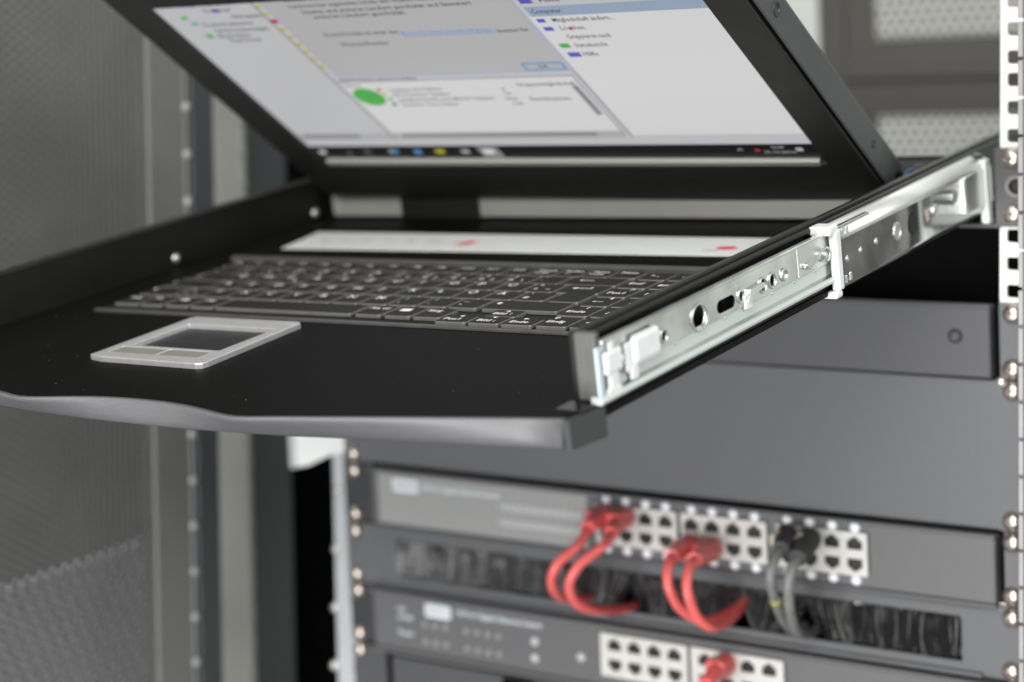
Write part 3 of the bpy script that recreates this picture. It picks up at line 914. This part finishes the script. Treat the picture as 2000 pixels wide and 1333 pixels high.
# home row
key(-170.9, -132.8, Y2, D2, [('@ad', 0.1, 0.6, 1.7)])
x = -131.0
for s in ('A', 'S', 'D', 'F', 'G', 'H', 'J', 'K', 'L', 'Ö', 'Ä', "'#"):
    key(x, x + 17.4, Y2, D2, L1(s) if len(s) == 1 else L2(s[0], s[1])); x += 19.2
key(101.0, 118.8, Y2, D2 + 2.0, [])
key(123.4, 138.8, Y2 - 6.0, D2, [('4', 0.6, 0.88, 4.2), ('@al', 0.4, 0.46, 1.7)])
key(141.0, 157.6, Y2 - 6.0, D2, [('5', 0.6, 0.88, 4.2), ('-', 0.4, 0.4, 4.2)])
# upper letter row
key(-169.2, -136.6, Y3, D3, [('@al', 0.2, 0.66, 1.5), ('@ar', 0.2, 0.36, 1.5)])
x = -135.4
for s in ('Q@', 'W', 'E€', 'R', 'T', 'Z', 'U', 'I', 'O', 'P', 'Ü', '*+~'):
    lg = L1(s) if len(s) == 1 else ([(s[0], 0.12, 0.70, 6.0), (s[1], 0.66, 0.28, 4.0)] if len(s) == 2 else L2(s[0], s[1], s[2]))
    key(x, x + 17.2, Y3, D3, lg); x += 19.05
key(93.6, 119.2, Y3, D3, [('@en', 0.45, 0.55, 3.0)])
key(121.9, 138.0, Y3 - 5.4, D3, [('7', 0.75, 0.88, 4.2), ('Pos1', 0.08, 0.44, 4.6)])
key(140.6, 157.0, Y3 - 5.4, D3, [('8', 0.6, 0.85, 4.2), ('@au', 0.35, 0.4, 1.5)])
# number row
key(-167.4, -144.4, Y4, D4, L2('°', '^'))
x = -141.9
for s in ('!1', '"2²', '§3³', '$4', '%5', '&6', '/7{', '(8[', ')9]', '=0}', '?ß\\', '`´'):
    key(x, x + 17.2, Y4, D4, L2(*s)); x += 18.95
key(86.0, 119.0, Y4, D4, [('@bk', 0.35, 0.55, 2.4)])
key(122.4, 138.2, Y4 - 3.6, D4, [('Entf', 0.1, 0.55, 4.4)])
key(140.4, 156.6, Y4 - 3.6, D4, [('9', 0.6, 0.85, 4.2), ('Bild', 0.1, 0.4, 4.2)])
# function row
x = -167.6
fk = ['Esc'] + ['F%d' % i for i in range(1, 13)] + ['Druck', 'Rollen', 'Pause', 'Num']
for s in fk:
    key(x, x + 15.4, Y5, D5, [(s, 0.08, 0.72, 4.2 if len(s) < 4 else 3.6)] + ([('S-Abf', 0.08, 0.38, 3.2)] if s == 'Druck' else []) + ([('Untbr', 0.08, 0.38, 3.2)] if s == 'Pause' else []) + ([('@bk', 0.4, 0.34, 1.2)] if s == 'Rollen' else [])); x += 17.05
key(123.8, 139.2, Y5 - 2.4, D5, [('* -', 0.2, 0.5, 4.6)])
key(141.0, 156.6, Y5 - 2.4, D5, [('-', 0.3, 0.5, 5.0)])

# touchpad
tp = MB().mesh(plate([(-86, -415.2), (-76, -417.6), (-10, -418.4), (-6.5, -416.6), (-6.0, -413.0), (-9.5, -334.5), (-12.0, -332.0), (-83.5, -332.4), (-86.6, -335.0)],
                     [rect(-76.5, -15.5, -393.6, -347.8, 0.8), rect(-79.6, -47.0, -408.4, -396.6, 0.8), rect(-45.9, -17.6, -408.4, -396.6, 0.8)], 3.4, 0.6), 0, TOP(FZ + 1.4)).build('touchpad', M_SILVER, con)
MB().box(-78, -14, -395, -346.5, FZ - 0.2, FZ + 0.5).build('touch_surface', M_PAD, tp)
MB().box(-79.2, -47.3, -408.0, -397.1, FZ - 0.1, FZ + 2.9, 0.4).build('button', M_BTN, tp)
MB().box(-45.5, -18.0, -408.0, -397.1, FZ - 0.1, FZ + 2.9, 0.4).build('button', M_BTN, tp)

# label strip on the floor in front of the display
lb = MB().mesh(plate([(-172, -150), (160, -146), (160, -100), (-180, -100)], [], 0.4), 0, TOP(FZ + 0.3)).build('label_strip', M_LABEL, con)
MB().mesh(plate([(-51, -131), (-42, -131.5), (-38, -122), (-45.5, -120.5)], [], 0.2), 0, TOP(FZ + 0.62)).build('label_mark', M_RED, lb)
MB().mesh(plate(circ(130, -127.5, 6.2, 3.8), [], 0.2), 0, TOP(FZ + 0.62)).build('label_mark', M_RED, lb)
for i, s in enumerate(('Esc', 'F1', 'F2', 'F3', 'F4', 'Hot')):
    MB().mesh(text(s, 7), 0, TOP(FZ + 0.62) @ Matrix.Translation((-158 + 16.5 * i, -126 + 0.5 * i, 0))).build('lettering', M_GREYINK, lb, recalc=False)
MB().mesh(text('LCD', 5), 0, TOP(FZ + 0.62) @ Matrix.Translation((118, -134, 0))).build('lettering', M_GREYINK, lb, recalc=False)

# rear of the tray: plates, hinge block, cover
M_PLATE = mat('satin_steel_plate', (0.40, 0.40, 0.375), 0.42, 0.35, noise=0.06, nscale=20)
MB().mesh(plate(rect(-204, -145, FZ + 1.6, -11, 2.4), [], 4, 0.5), 0, FRONT(-50)).build('rear_plate', M_PLATE, con)
MB().mesh(plate(rect(-83, 178, FZ + 1.6, -11, 0.8), [], 4, 0.5), 0, FRONT(-50)).build('rear_plate', M_PLATE, con)
MB().box(-145, -83, -54, -30, FZ, -8, 1.2).build('hinge_block', M_WALL, con)
MB().box(-222, 209, -46, -2, FZ, -3.0, 1.0).build('rear_cover', M_TRAY, con)
MB().box(-222, 209, -1.5, 25, FZ, -6.0, 1.0).build('rear_box', M_DARK, con)
MB().lathe((200, -27, -3), (0, 0, 1), [(3.4, -0.5), (3.4, 0.4), (2.4, 1.2), (0, 1.6)], 14).build('screw', M_CAP, con)
MB().tube(smooth_path([(200, -47, -5), (201, -44, -2.6), (203, -41, -2.2), (204, -38, -4)], 4), 1.0, 8).build('wire', M_BLUE, con)

# slide inner rail and runner, right-hand side
PX = 221.0


def on_line(y):  # height of the rail's centre line
    return -15.2


holes = [circ(-333.4, -15.0, 7.0, 5.6, 20),
         rect(-316, -298.5, -18.4, -12.4, 3.0, 4),
         circ(-292.6, -15.0, 2.6), circ(-270.2, -15.0, 3.1), circ(-260.3, -15.0, 3.1), circ(-366.5, -15.4, 2.5), circ(-375.0, -15.4, 1.7)]
rail_me = plate(rect(-421, -150, -20.6, -4.6), holes, 1.4, 0.2)
rl = MB().mesh(rail_me, 0, SIDE(PX)).box(220.4, 223.8, -421, -150, -5.4, -4.0, 0.5).build('slide_rail', M_ZINC, con)
for hx, hz, rx in ((-270.2, -15, 3.1), (-260.3, -15, 3.1), (-292.6, -15, 2.6), (-366.5, -15.4, 2.5)):
    n = 18
    prof = [(rx + 1.2, 0.0), (rx + 0.9, 0.7), (rx + 0.1, 0.8), (rx - 0.4, -0.6), (rx, -0.8)]
    MB().loft([[(PX + 0.7 + o_, hx + r_ * math.cos(2 * math.pi * k / n), hz + r_ * math.sin(2 * math.pi * k / n)) for k in range(n)] for r_, o_ in prof], caps=False).build('rivet_rim', M_ZINC2, rl)
n = 24
MB().loft([[(PX + 0.7 + o_, -333.4 + (7.0 + r_) * math.cos(2 * math.pi * k / n), -15.0 + (5.6 + r_) * math.sin(2 * math.pi * k / n)) for k in range(n)] for r_, o_ in ((0.9, 0), (0.6, 0.7), (0, 0.7), (-0.2, -1.2))], caps=False).build('hole_rim', M_ZINC2, rl)
MB().lathe((PX + 0.5, -247.8, -15), (1, 0, 0), [(3.4, -0.2), (3.4, 0.8), (2.4, 1.6), (2.2, 0.8), (0, 0.6)], 18).build('rivet', M_ZINC2, rl)
MB().prism([(-289, -20), (-286, -13.6), (-272, -13.0), (-271, -15.4), (-284, -17.0), (-285, -20)], 0, PX + 0.8, PX + 2.6).build('latch_tab', M_ZINC2, rl)
MB().box(PX + 0.7, PX + 2.4, -291, -284.5, -22, -17.5, 0.5).build('latch_tab', M_WHITE, rl)
MB().mesh(text('0652', 4.4), 0, SIDE(PX + 0.72) @ Matrix.Translation((-300, -8.6, 0))).build('stamped_number', M_RUNNER, rl, recalc=False)
# black wall seen through the holes stays behind; pale runner and bottom lip
rn = MB().box(219.8, 220.9, -424, -100, -27.6, -19.8, 0.2).prism([(219.8, -27.0), (224.6, -27.6), (225.4, -28.6), (225.0, -29.8), (223.6, -30.2), (219.8, -29.8)], 1, -427, -197, 0).build('slide_runner', M_RUNNER, con)
MB().prism([(220.9, -26.6), (223.2, -27.2), (223.2, -27.6), (220.9, -27.4)], 1, -424, -150).build('ball_track', M_ZINC, rn)
for k in range(9):
    y = -404 + 24 * k
    MB().lathe((220.8, y, -21.4), (1, 0, 0), [(0.9, -0.2), (0.9, 0.5), (0, 0.9)], 8).build('dimple', M_ZINC2, rn)
# nylon clips at the front of the rail
M_CLIP = M_WHITE
MB().box(PX + 0.8, PX + 4.2, -397, -374, -21.0, -8.0, 2.2).box(PX + 0.8, PX + 2.6, -402, -396, -23, -10, 1.2).box(PX + 0.8, PX + 3.0, -399, -393, -27, -20, 1.0).build('nylon_clip', M_CLIP, rl)
MB().box(PX + 0.8, PX + 3.6, -420, -406, -19.5, -9.5, 1.4).box(PX + 0.8, PX + 2.8, -417, -409, -26.6, -18.8, 1.2).box(PX + 0.8, PX + 2.6, -415, -411, -10, -5.6, 0.8).box(PX + 0.8, PX + 3.0, -419, -408, -28, -25.4, 0.8).build('nylon_clip', M_CLIP, rl)
MB().box(PX + 0.4, PX + 2.2, -425, -421, -27.5, -6, 0.6).build('end_stop', mat('pale_blue_nylon', (0.55, 0.66, 0.72), 0.4), rl)
MB().lathe((PX + 0.7, -403.5, -16), (1, 0, 0), [(2.0, -0.2), (2.0, 1.0), (1.0, 1.6), (0, 1.7)], 12).build('rivet', M_ZINC2, rl)
# rear of the inner rail: brighter stop plate, rivet and spring wire
MB().box(220.9, 222.0, -232, -196, -20.4, -5.8, 0.3).build('stop_plate', M_ZINC2, rl)
MB().lathe((222, -206, -14.6), (1, 0, 0), [(3.4, -0.2), (3.4, 1.2), (2.2, 1.6), (2.0, 2.6), (0, 2.8)], 18).build('rivet', M_ZINC2, rl)
MB().tube(smooth_path([(223.2, -226, -15.2), (224, -223, -17.6), (224, -219, -16.0), (224, -214, -14.6), (224.4, -209, -11.5), (224.4, -203, -11.5), (224.4, -201.5, -15), (224.4, -204, -18)], 4), 0.55, 6).build('spring_wire', M_ZINC2, rl)
MB().lathe((222, -226, -15.6), (1, 0, 0), [(1.8, -0.2), (1.8, 1.6), (0.9, 2.2), (0, 2.3)], 12).build('rivet', M_ZINC2, rl)

# ---------------------------------------------------------------- display lid
LM = Matrix(((0.99926, 0.038084, -0.005360, 2.409), (0.03336, -0.788576, 0.613714, -106.870), (-0.019153, 0.613439, 0.789263, 25.689), (0, 0, 0, 1)))
# lid coordinates: u right, v up the lid, n towards the back
U0, U1, V0, V1 = -198.5, 194.5, -67.0, 205.0
SU0, SU1, SV0, SV1 = -172.5, 172.0, -15.5, 178.5
b = MB()
b.box(U0, U1, V0, V1, 1.6, 23.6, 2.0)
lid = b.build('display_lid', M_LIDSIDE, con, LM)
bz = MB().mesh(plate(rect(U0 + 0.3, U1 - 0.9, V0 + 0.4, V1 - 0.4, 1.5), [rect(SU0, SU1, SV0 - 3.6, SV1)], 3.0, 0.6), 0, Matrix.Translation((0, 0, 0.2))).build('bezel', M_BEZEL, lid, LM)
MB().box(SU0 + 3.5, SU1 - 3.5, SV0 - 6.2, SV0 - 0.6, -1.4, 2.0, 0.8).build('trim_strip', mat('satin_trim', (0.58, 0.57, 0.54), 0.4, 0.45), lid, LM)
MB().prism([(SU0 - 3.2, -1.4), (SU0 + 0.6, 0.8), (SU0 + 0.6, 1.2), (SU0 - 3.2, 1.0)], 1, -SV0 * 0 + SV0, SV1).build('inner_bevel', M_LIDSIDE, lid, LM @ Matrix(((1, 0, 0, 0), (0, 1, 0, 0), (0, 0, 1, 0), (0, 0, 0, 1))))
WHITE = (0.44, 0.442, 0.458)
scr = MB().quad([(SU0, SV0, 0.9), (SU0, SV1, 0.9), (SU1, SV1, 0.9), (SU1, SV0, 0.9)]).build('screen', emat('screen_white', WHITE), lid, LM)
E_BLK = emat('screen_black', (0.002, 0.0022, 0.004)); E_TXT = emat('screen_text_grey', (0.02, 0.02, 0.025)); E_LINE = emat('screen_line_grey', (0.2, 0.2, 0.21))
E_PALE = emat('screen_pale_grey', (0.36, 0.36, 0.365)); E_WIN = emat('screen_window_grey', (0.375, 0.375, 0.38)); E_LT = emat('screen_bright', (0.56, 0.56, 0.56))
E_BLUE = emat('screen_blue', (0.10, 0.24, 0.52)); E_HDR = emat('screen_header_blue', (0.25, 0.31, 0.42)); E_GRN = emat('screen_green', (0.05, 0.34, 0.05))
E_YEL = emat('screen_yellow', (0.42, 0.40, 0.02)); E_RED = emat('screen_red', (0.40, 0.03, 0.04)); E_VIO = emat('screen_violet', (0.08, 0.08, 0.40)); E_TEAL = emat('screen_teal', (0.12, 0.30, 0.36))
E_LAV = emat('screen_lavender', (0.30, 0.32, 0.48))


def sq(name, mt_, rects, lay):
    for (a0, a1, c0, c1) in rects:
        n_ = 0.9 - 0.06 * lay
        MB().quad([(a0, c0, n_), (a0, c1, n_), (a1, c1, n_), (a1, c0, n_)]).build(name, mt_, lid, LM, recalc=False)


def poly(name, mt_, pts, lay):
    n_ = 0.9 - 0.06 * lay
    return MB().quad([(p[0], p[1], n_) for p in pts]).build(name, mt_, lid, LM, recalc=False)


def stext(rows, mt_, lay, name='screen_lettering'):
    for (s, u, v, size, x1) in rows:
        b = MB()
        me = text(s, size, 'LEFT', 1, 2.0)
        sx = 1.0
        if x1 is not None and len(me.vertices):
            wd = max(q.co.x for q in me.vertices)
            sx = (x1 - u) / wd
        b.mesh(me, 0, Matrix.Translation((u, v, 0.9 - 0.06 * lay)) @ Matrix.Diagonal((sx, 1, 1, 1)))
        b.build(name, mt_, lid, LM, recalc=False)


sq('taskbar', E_BLK, [(SU0, SU1, SV0, 1.2)], 1)
sq('dialog_window', E_WIN, [(-91, 66, 89, SV1)], 2)
sq('dialog_border', E_LAV, [(-92, -91, 89, SV1), (66, 67, 89, SV1), (-92, 67, 88, 89)], 3)
sq('status_pane', E_LT, [(-95.5, 63, 13, 82.5), (68, SU1, 13, 146)], 1)
sq('pane_divider', E_LINE, [(-98.6, -97.2, 10, SV1), (66.0, 67.0, 10, 88), (-96, 64, 82.5, 83.6), (62.6, 63.4, 13, 82)], 3)
sq('header_band', E_HDR, [(70, SU1 - 1, 145.5, 155.5)], 2)
sq('scroll_bar', E_LINE, [(-167, -122, 12.5, 17.0), (-90, 46, 13, 17.2), (57, 61, 38, 72)], 4)
sq('scroll_track', E_PALE, [(SU0, -98.6, 10, 18.5), (-97, 62.6, 10, 18.5)], 2)
sq('ok_button', E_BLUE, [(38, 64, 89.5, 98.5)], 3)
sq('ok_button_face', E_PALE, [(39.6, 62.4, 91, 97)], 4)
poly('pie_chart', E_GRN, circ(-84.2, 64.6, 10.4, 10.6, 28), 4)
sq('list_icon', E_YEL, [(-97 + 0.2, -92.8, v - 1.9, v + 1.9) for v in (172, 163.6, 146.4, 137.5, 128.7, 120.2, 111.7, 102.8)], 5)
sq('list_icon', E_RED, [(-97.4, -92.4, 153, 157.4), (-73.8, -70.6, 71.4, 74.4), (86, 88, 131, 134)], 5)
sq('list_icon', E_YEL, [(-72.6, -69.4, 66.2, 69.2)], 5)
sq('list_icon', E_GRN, [(-72.4, -69.2, 60, 63), (-154.6, -149.4, 140.4, 145), (71.6, 77.6, 113, 117.4), (-158.4, -153.4, 162.6, 166)], 5)
sq('list_icon', E_BLK, [(-73.2, -70, 53.8, 56.8)], 5)
sq('list_icon', E_VIO, [(-150.5, -144.6, 175.6, 180.2), (-143.8, -138.8, 175.4, 179), (-130, -125.6, 168, 172), (71.2, 76.0, 139.6, 143.4), (71, 76.6, 131, 135), (72, 79.5, 103, 108), (70.5, 78, 159, 164)], 5)
sq('list_icon', E_TEAL, [(-156, -150, 155.6, 159)], 5)
sq('task_icon', E_LT, [(-168, -163, -9, -4.2), (-43, -35, -9.5, -3.6)], 4)
sq('task_icon', E_PALE, [(-131.5, -127, -8.6, -8), (-131.5, -127, -4.2, -3.6), (-147, -143.4, -8.8, -8.0), (-58.8, -53, -8.6, -4.2), (159, 163, -7, -3.2)], 4)
sq('task_icon', E_BLUE, [(-112.6, -106, -8.6, -4), (-93.8, -88.6, -9, -4)], 4)
sq('task_icon', E_YEL, [(-77.6, -71, -8.4, -3.8), (-112, -109.4, -6, -3.6)], 5)
sq('task_icon', E_LINE, [(-45.6, -31, -14, -0.4)], 3)
sq('task_icon', E_RED, [(134.6, 137.6, -7, -4.6)], 5)
stext([('12:09', 145, -2.6, 4.0, 153), ('15.10.2016', 139, -8.2, 4.0, 158), ('^', 124, -6, 5, 128)], E_PALE, 5)
stext([('Updates', -134, 177.5, 6, -112), ('Server', -121, 170.4, 6, -101), ('Nicht zugewiesene Computer', -117, 176 - 6.6, 5, None)][:1] +
      [('Server', -137, 170.6, 6.0, -116), ('Nicht zugewies', -121, 162.6, 6.0, -99.5), ('Downstreamserver', -148, 155.2, 6.0, -110), ('Synchronisierungen', -144, 148.4, 6.0, -104), ('Berichte', -146, 142.0, 6.0, -122), ('Optionen', -142, 136.6, 6.0, -118)], E_TXT, 5)
stext([('Benutzeroberfläche sind durch Marken- und andere rechtshängige', -74, 176.5, 5.6, 46), ('bestehende bzw. angemeldete Schutz- und Urheberrechte in den Vereinigten', -75, 169.6, 5.6, 48), ('Staaten und anderen Ländern geschützt und lizenziert', -70, 163.0, 5.6, 42), ('anderen Ländern geschützt.', -66, 157.2, 5.6, -3),
       ('Dieses Produkt ist unter den', -71, 137.6, 5.6, -20), ('lizenziert für:', 42, 133.4, 5.6, 62), ('Windows-Benutzer', -66, 126.2, 5.6, -33), ('OK', 47, 94, 4.6, 54),
       ('using the feature and more updates', -94, 85.6, 4.6, -38)], E_TXT, 5)
stext([('Microsoft-Software-Lizenzbedingungen', -19, 135.4, 5.8, 40)], E_BLUE, 5)
sq('link_underline', E_BLUE, [(-19, 40, 131.8, 132.5)], 5)
stext([('Status', -94, 78.8, 5, -82), ('Updates mit Fehlern', -65, 72.4, 5, -28), ('Erforderliche Updates', -66, 66.4, 5, -26), ('Installierte/nicht zutreffende Updates', -66, 60.2, 5, 1), ('Updates ohne Status', -67, 54.2, 5, -27),
       ('0', 11, 70, 5, None), ('16', 9.6, 65, 5, None), ('1526', 7, 58.8, 5, 16), ('106', 9, 52.8, 5, None), ('Gruppenmitgliedschaft', 23, 74.6, 5.6, 61), ('Betriebssystem:', 23.5, 57.8, 5.6, 50)], E_TXT, 5)
stext([('Computer', 72, 150.6, 6, 90), ('Hilfe', 82, 161.4, 6, 94), ('Mitgliedschaft ändern...', 80, 141.4, 6, 116), ('Löschen', 80.5, 133, 6, 95), ('Gruppieren nach', 80, 124, 6, 106), ('Statusbericht', 80.5, 115, 6, 100), ('Hilfe', 81, 105.6, 6, 90)], E_TXT, 5)
# lid screws on its right side
for (v, n_, r) in ((122.5, 12.5, 4.2), (-22, 13, 2.6)):
    MB().lathe((U1, v, n_), (1, 0, 0), [(r, -0.5), (r, 0.25), (r - 0.7, 0.7), (r - 0.9, 0.35), (r * 0.35, 0.3), (r * 0.35, -0.2), (0, -0.2)], 18).build('screw', M_CAP, lid, LM)
MB().box(U1 - 1.4, U1 + 0.15, V0 + 3, V1 - 2, 0.6, 1.9).build('seam', M_DARK, lid, LM)

# ================================================================== FIXED SLIDE CHANNEL
ch = empty('slide_channel', label='galvanised slide channel with white end clip carrying the right side of the console', cat='drawer slide', mtx=TM)
XC = 224.6
web_holes = [circ(-97, -20.5, 6.2, 5.6, 12)[0:9] + [(-103, -24.6), (-98, -26.0)]]
prof = [(XC, -33.0), (XC, -32.5), (XC, -11.0), (XC, -10.4), (XC - 0.5, -8.2), (XC - 1.6, -6.2), (XC - 3.2, -4.6), (XC - 5.2, -3.4), (XC - 7.4, -3.0), (XC - 7.4, -4.2), (XC - 5.4, -4.8), (XC - 3.8, -5.8), (XC - 2.4, -7.4), (XC - 1.2, -10.4), (XC - 1.2, -32.8), (XC - 2.4, -34.4), (XC - 4.6, -34.8), (XC - 4.6, -36.0), (XC - 1.8, -35.6)]
MB().prism(prof, 1, -193, 14, 0, True).build('channel_web', M_ZINC, ch)
MB().prism([(XC + 0.15, -10.6), (XC - 0.35, -8.1), (XC - 1.45, -6.05), (XC - 3.1, -4.4), (XC - 5.2, -3.2), (XC - 7.4, -2.8), (XC - 7.4, -3.4), (XC - 5.2, -3.9), (XC - 3.2, -5.0), (XC - 1.8, -6.6), (XC - 0.6, -10.6)], 1, -192.8, 13.8, 0, True).build('channel_lip', mat('lip_highlight', (0.86, 0.87, 0.84), 0.42, 0.7), ch)  # lip metal made paler, overhead highlight put into the colour
for (y, z, r) in ((-183, -21.5, 2.0), (-166.5, -20.6, 1.7), (-147, -20.2, 2.0)):
    MB().lathe((XC, y, z), (1, 0, 0), [(r, -0.2), (r * 0.8, 0.5), (0, 0.7)], 14).build('dimple', M_ZINC2, ch)
for (y, z) in ((-186, -7.6), (-180.6, -7.2), (-186, -31.4), (-180.6, -31.0)):
    MB().box(XC - 0.2, XC + 0.5, y - 1.4, y + 1.4, z - 2.0, z + 2.0, 0.3).build('crimp', M_ZINC2, ch)
MB().lathe((XC, -120, -20.6), (1, 0, 0), [(5.0, -0.2), (5.0, 0.4), (4.0, 0.9), (3.6, 0.4), (3.2, 0.2), (0, 0.2)], 20).build('embossed_ring', M_ZINC2, ch)
MB().mesh(plate([(-104.6, -24.0), (-101, -26.2), (-97.0, -26.0), (-94.4, -22), (-94.8, -17.4), (-98.4, -15.2), (-102.6, -16.0), (-105, -20)], [], 0.3), 0, SIDE(XC + 0.55)).build('slot', M_HOLE, ch)
MB().lathe((XC, -68, -20), (1, 0, 0), [(3.8, -0.2), (3.5, 0.4), (2.4, 0.7), (0, 0.8)], 14).build('rivet', M_ZINC2, ch)
MB().lathe((XC, -40, -18), (1, 0, 0), [(4.6, -0.2), (4.2, 0.5), (2.8, 0.9), (0, 1.0)], 14).build('bolt', M_ZINC2, ch)
MB().box(XC - 0.4, XC + 0.9, -25, 14, -31, -10.0, 0.5).build('bracket_arm', M_ZINC, ch)
# nylon end clip
MB().box(XC - 1.5, XC + 2.8, -199.5, -193.2, -34.5, -3.5, 1.2).box(215.5, XC + 2.4, -205, -194.5, -5.6, -0.8, 1.3).box(214.5, XC + 2.2, -202, -194.5, -38.2, -34.4, 1.3).build('nylon_end_clip', M_WHITE, ch)
# front lip and ear plate at the rack
MB().box(222.0, 226.6, 3.0, 9.5, -43.0, -5.2, 0.8).build('front_lip', M_POSTW, ch)
MB().box(205, 224, 4, 9, -4.8, -2.4, 0.6).build('top_tab', M_CAP, ch)
iv = TM.inverted() @ Matrix.Identity(4)
ear_holes = [circ(240.0, -22.2, 4.4, 4.4, 18)]
em = MB().mesh(plate(rect(227.6, 251, -45.2, -0.4, 0.8), ear_holes, 2.2, 0.4), 0, FRONT(-1.2))
MB().box(234, 246, 0.2, 0.9, -28, -16).build('hole_shade', M_HOLE, ch, Matrix.Scale(1 / S, 4) @ TM.inverted() @ Matrix.Scale(S, 4))  # dark plate added behind the ear hole, standing in for its shade
M_EAR = mat('dark_grey_ear_paint', (0.062, 0.062, 0.064), 0.45, noise=0.08, nscale=40, bump=0.3, bscale=1400)
TI = TM.inverted(); TImm = Matrix.Scale(1 / S, 4) @ TI @ Matrix.Scale(S, 4)
er = em.build('ear_plate', M_EAR, ch, TImm)
MB().mesh(plate(circ(240, -22.2, 6.6, 6.6, 20), [circ(240, -22.2, 4.4, 4.4, 18)], 1.2, 0.3), 0, FRONT(-2.9)).build('hole_rim', mat('worn_ear_rim', (0.16, 0.16, 0.155), 0.4), ch, TImm)
MB().box(206, 230, -2.5, 4, -46.2, -43.6, 0.8).build('bottom_flange', M_EAR, ch, TImm)
for z in (-6.35, -38.1):
    o = screw(ch, Matrix.Identity(4), 0, 0)
    wm = Matrix.Translation(Vector((XR + 5.2, -2.4, z)) * S)
    o.matrix_parent_inverse = Matrix.Identity(4)
    o.matrix_basis = TI @ wm

for me_ in _scr:
    if me_.users == 0:
        bpy.data.meshes.remove(me_)
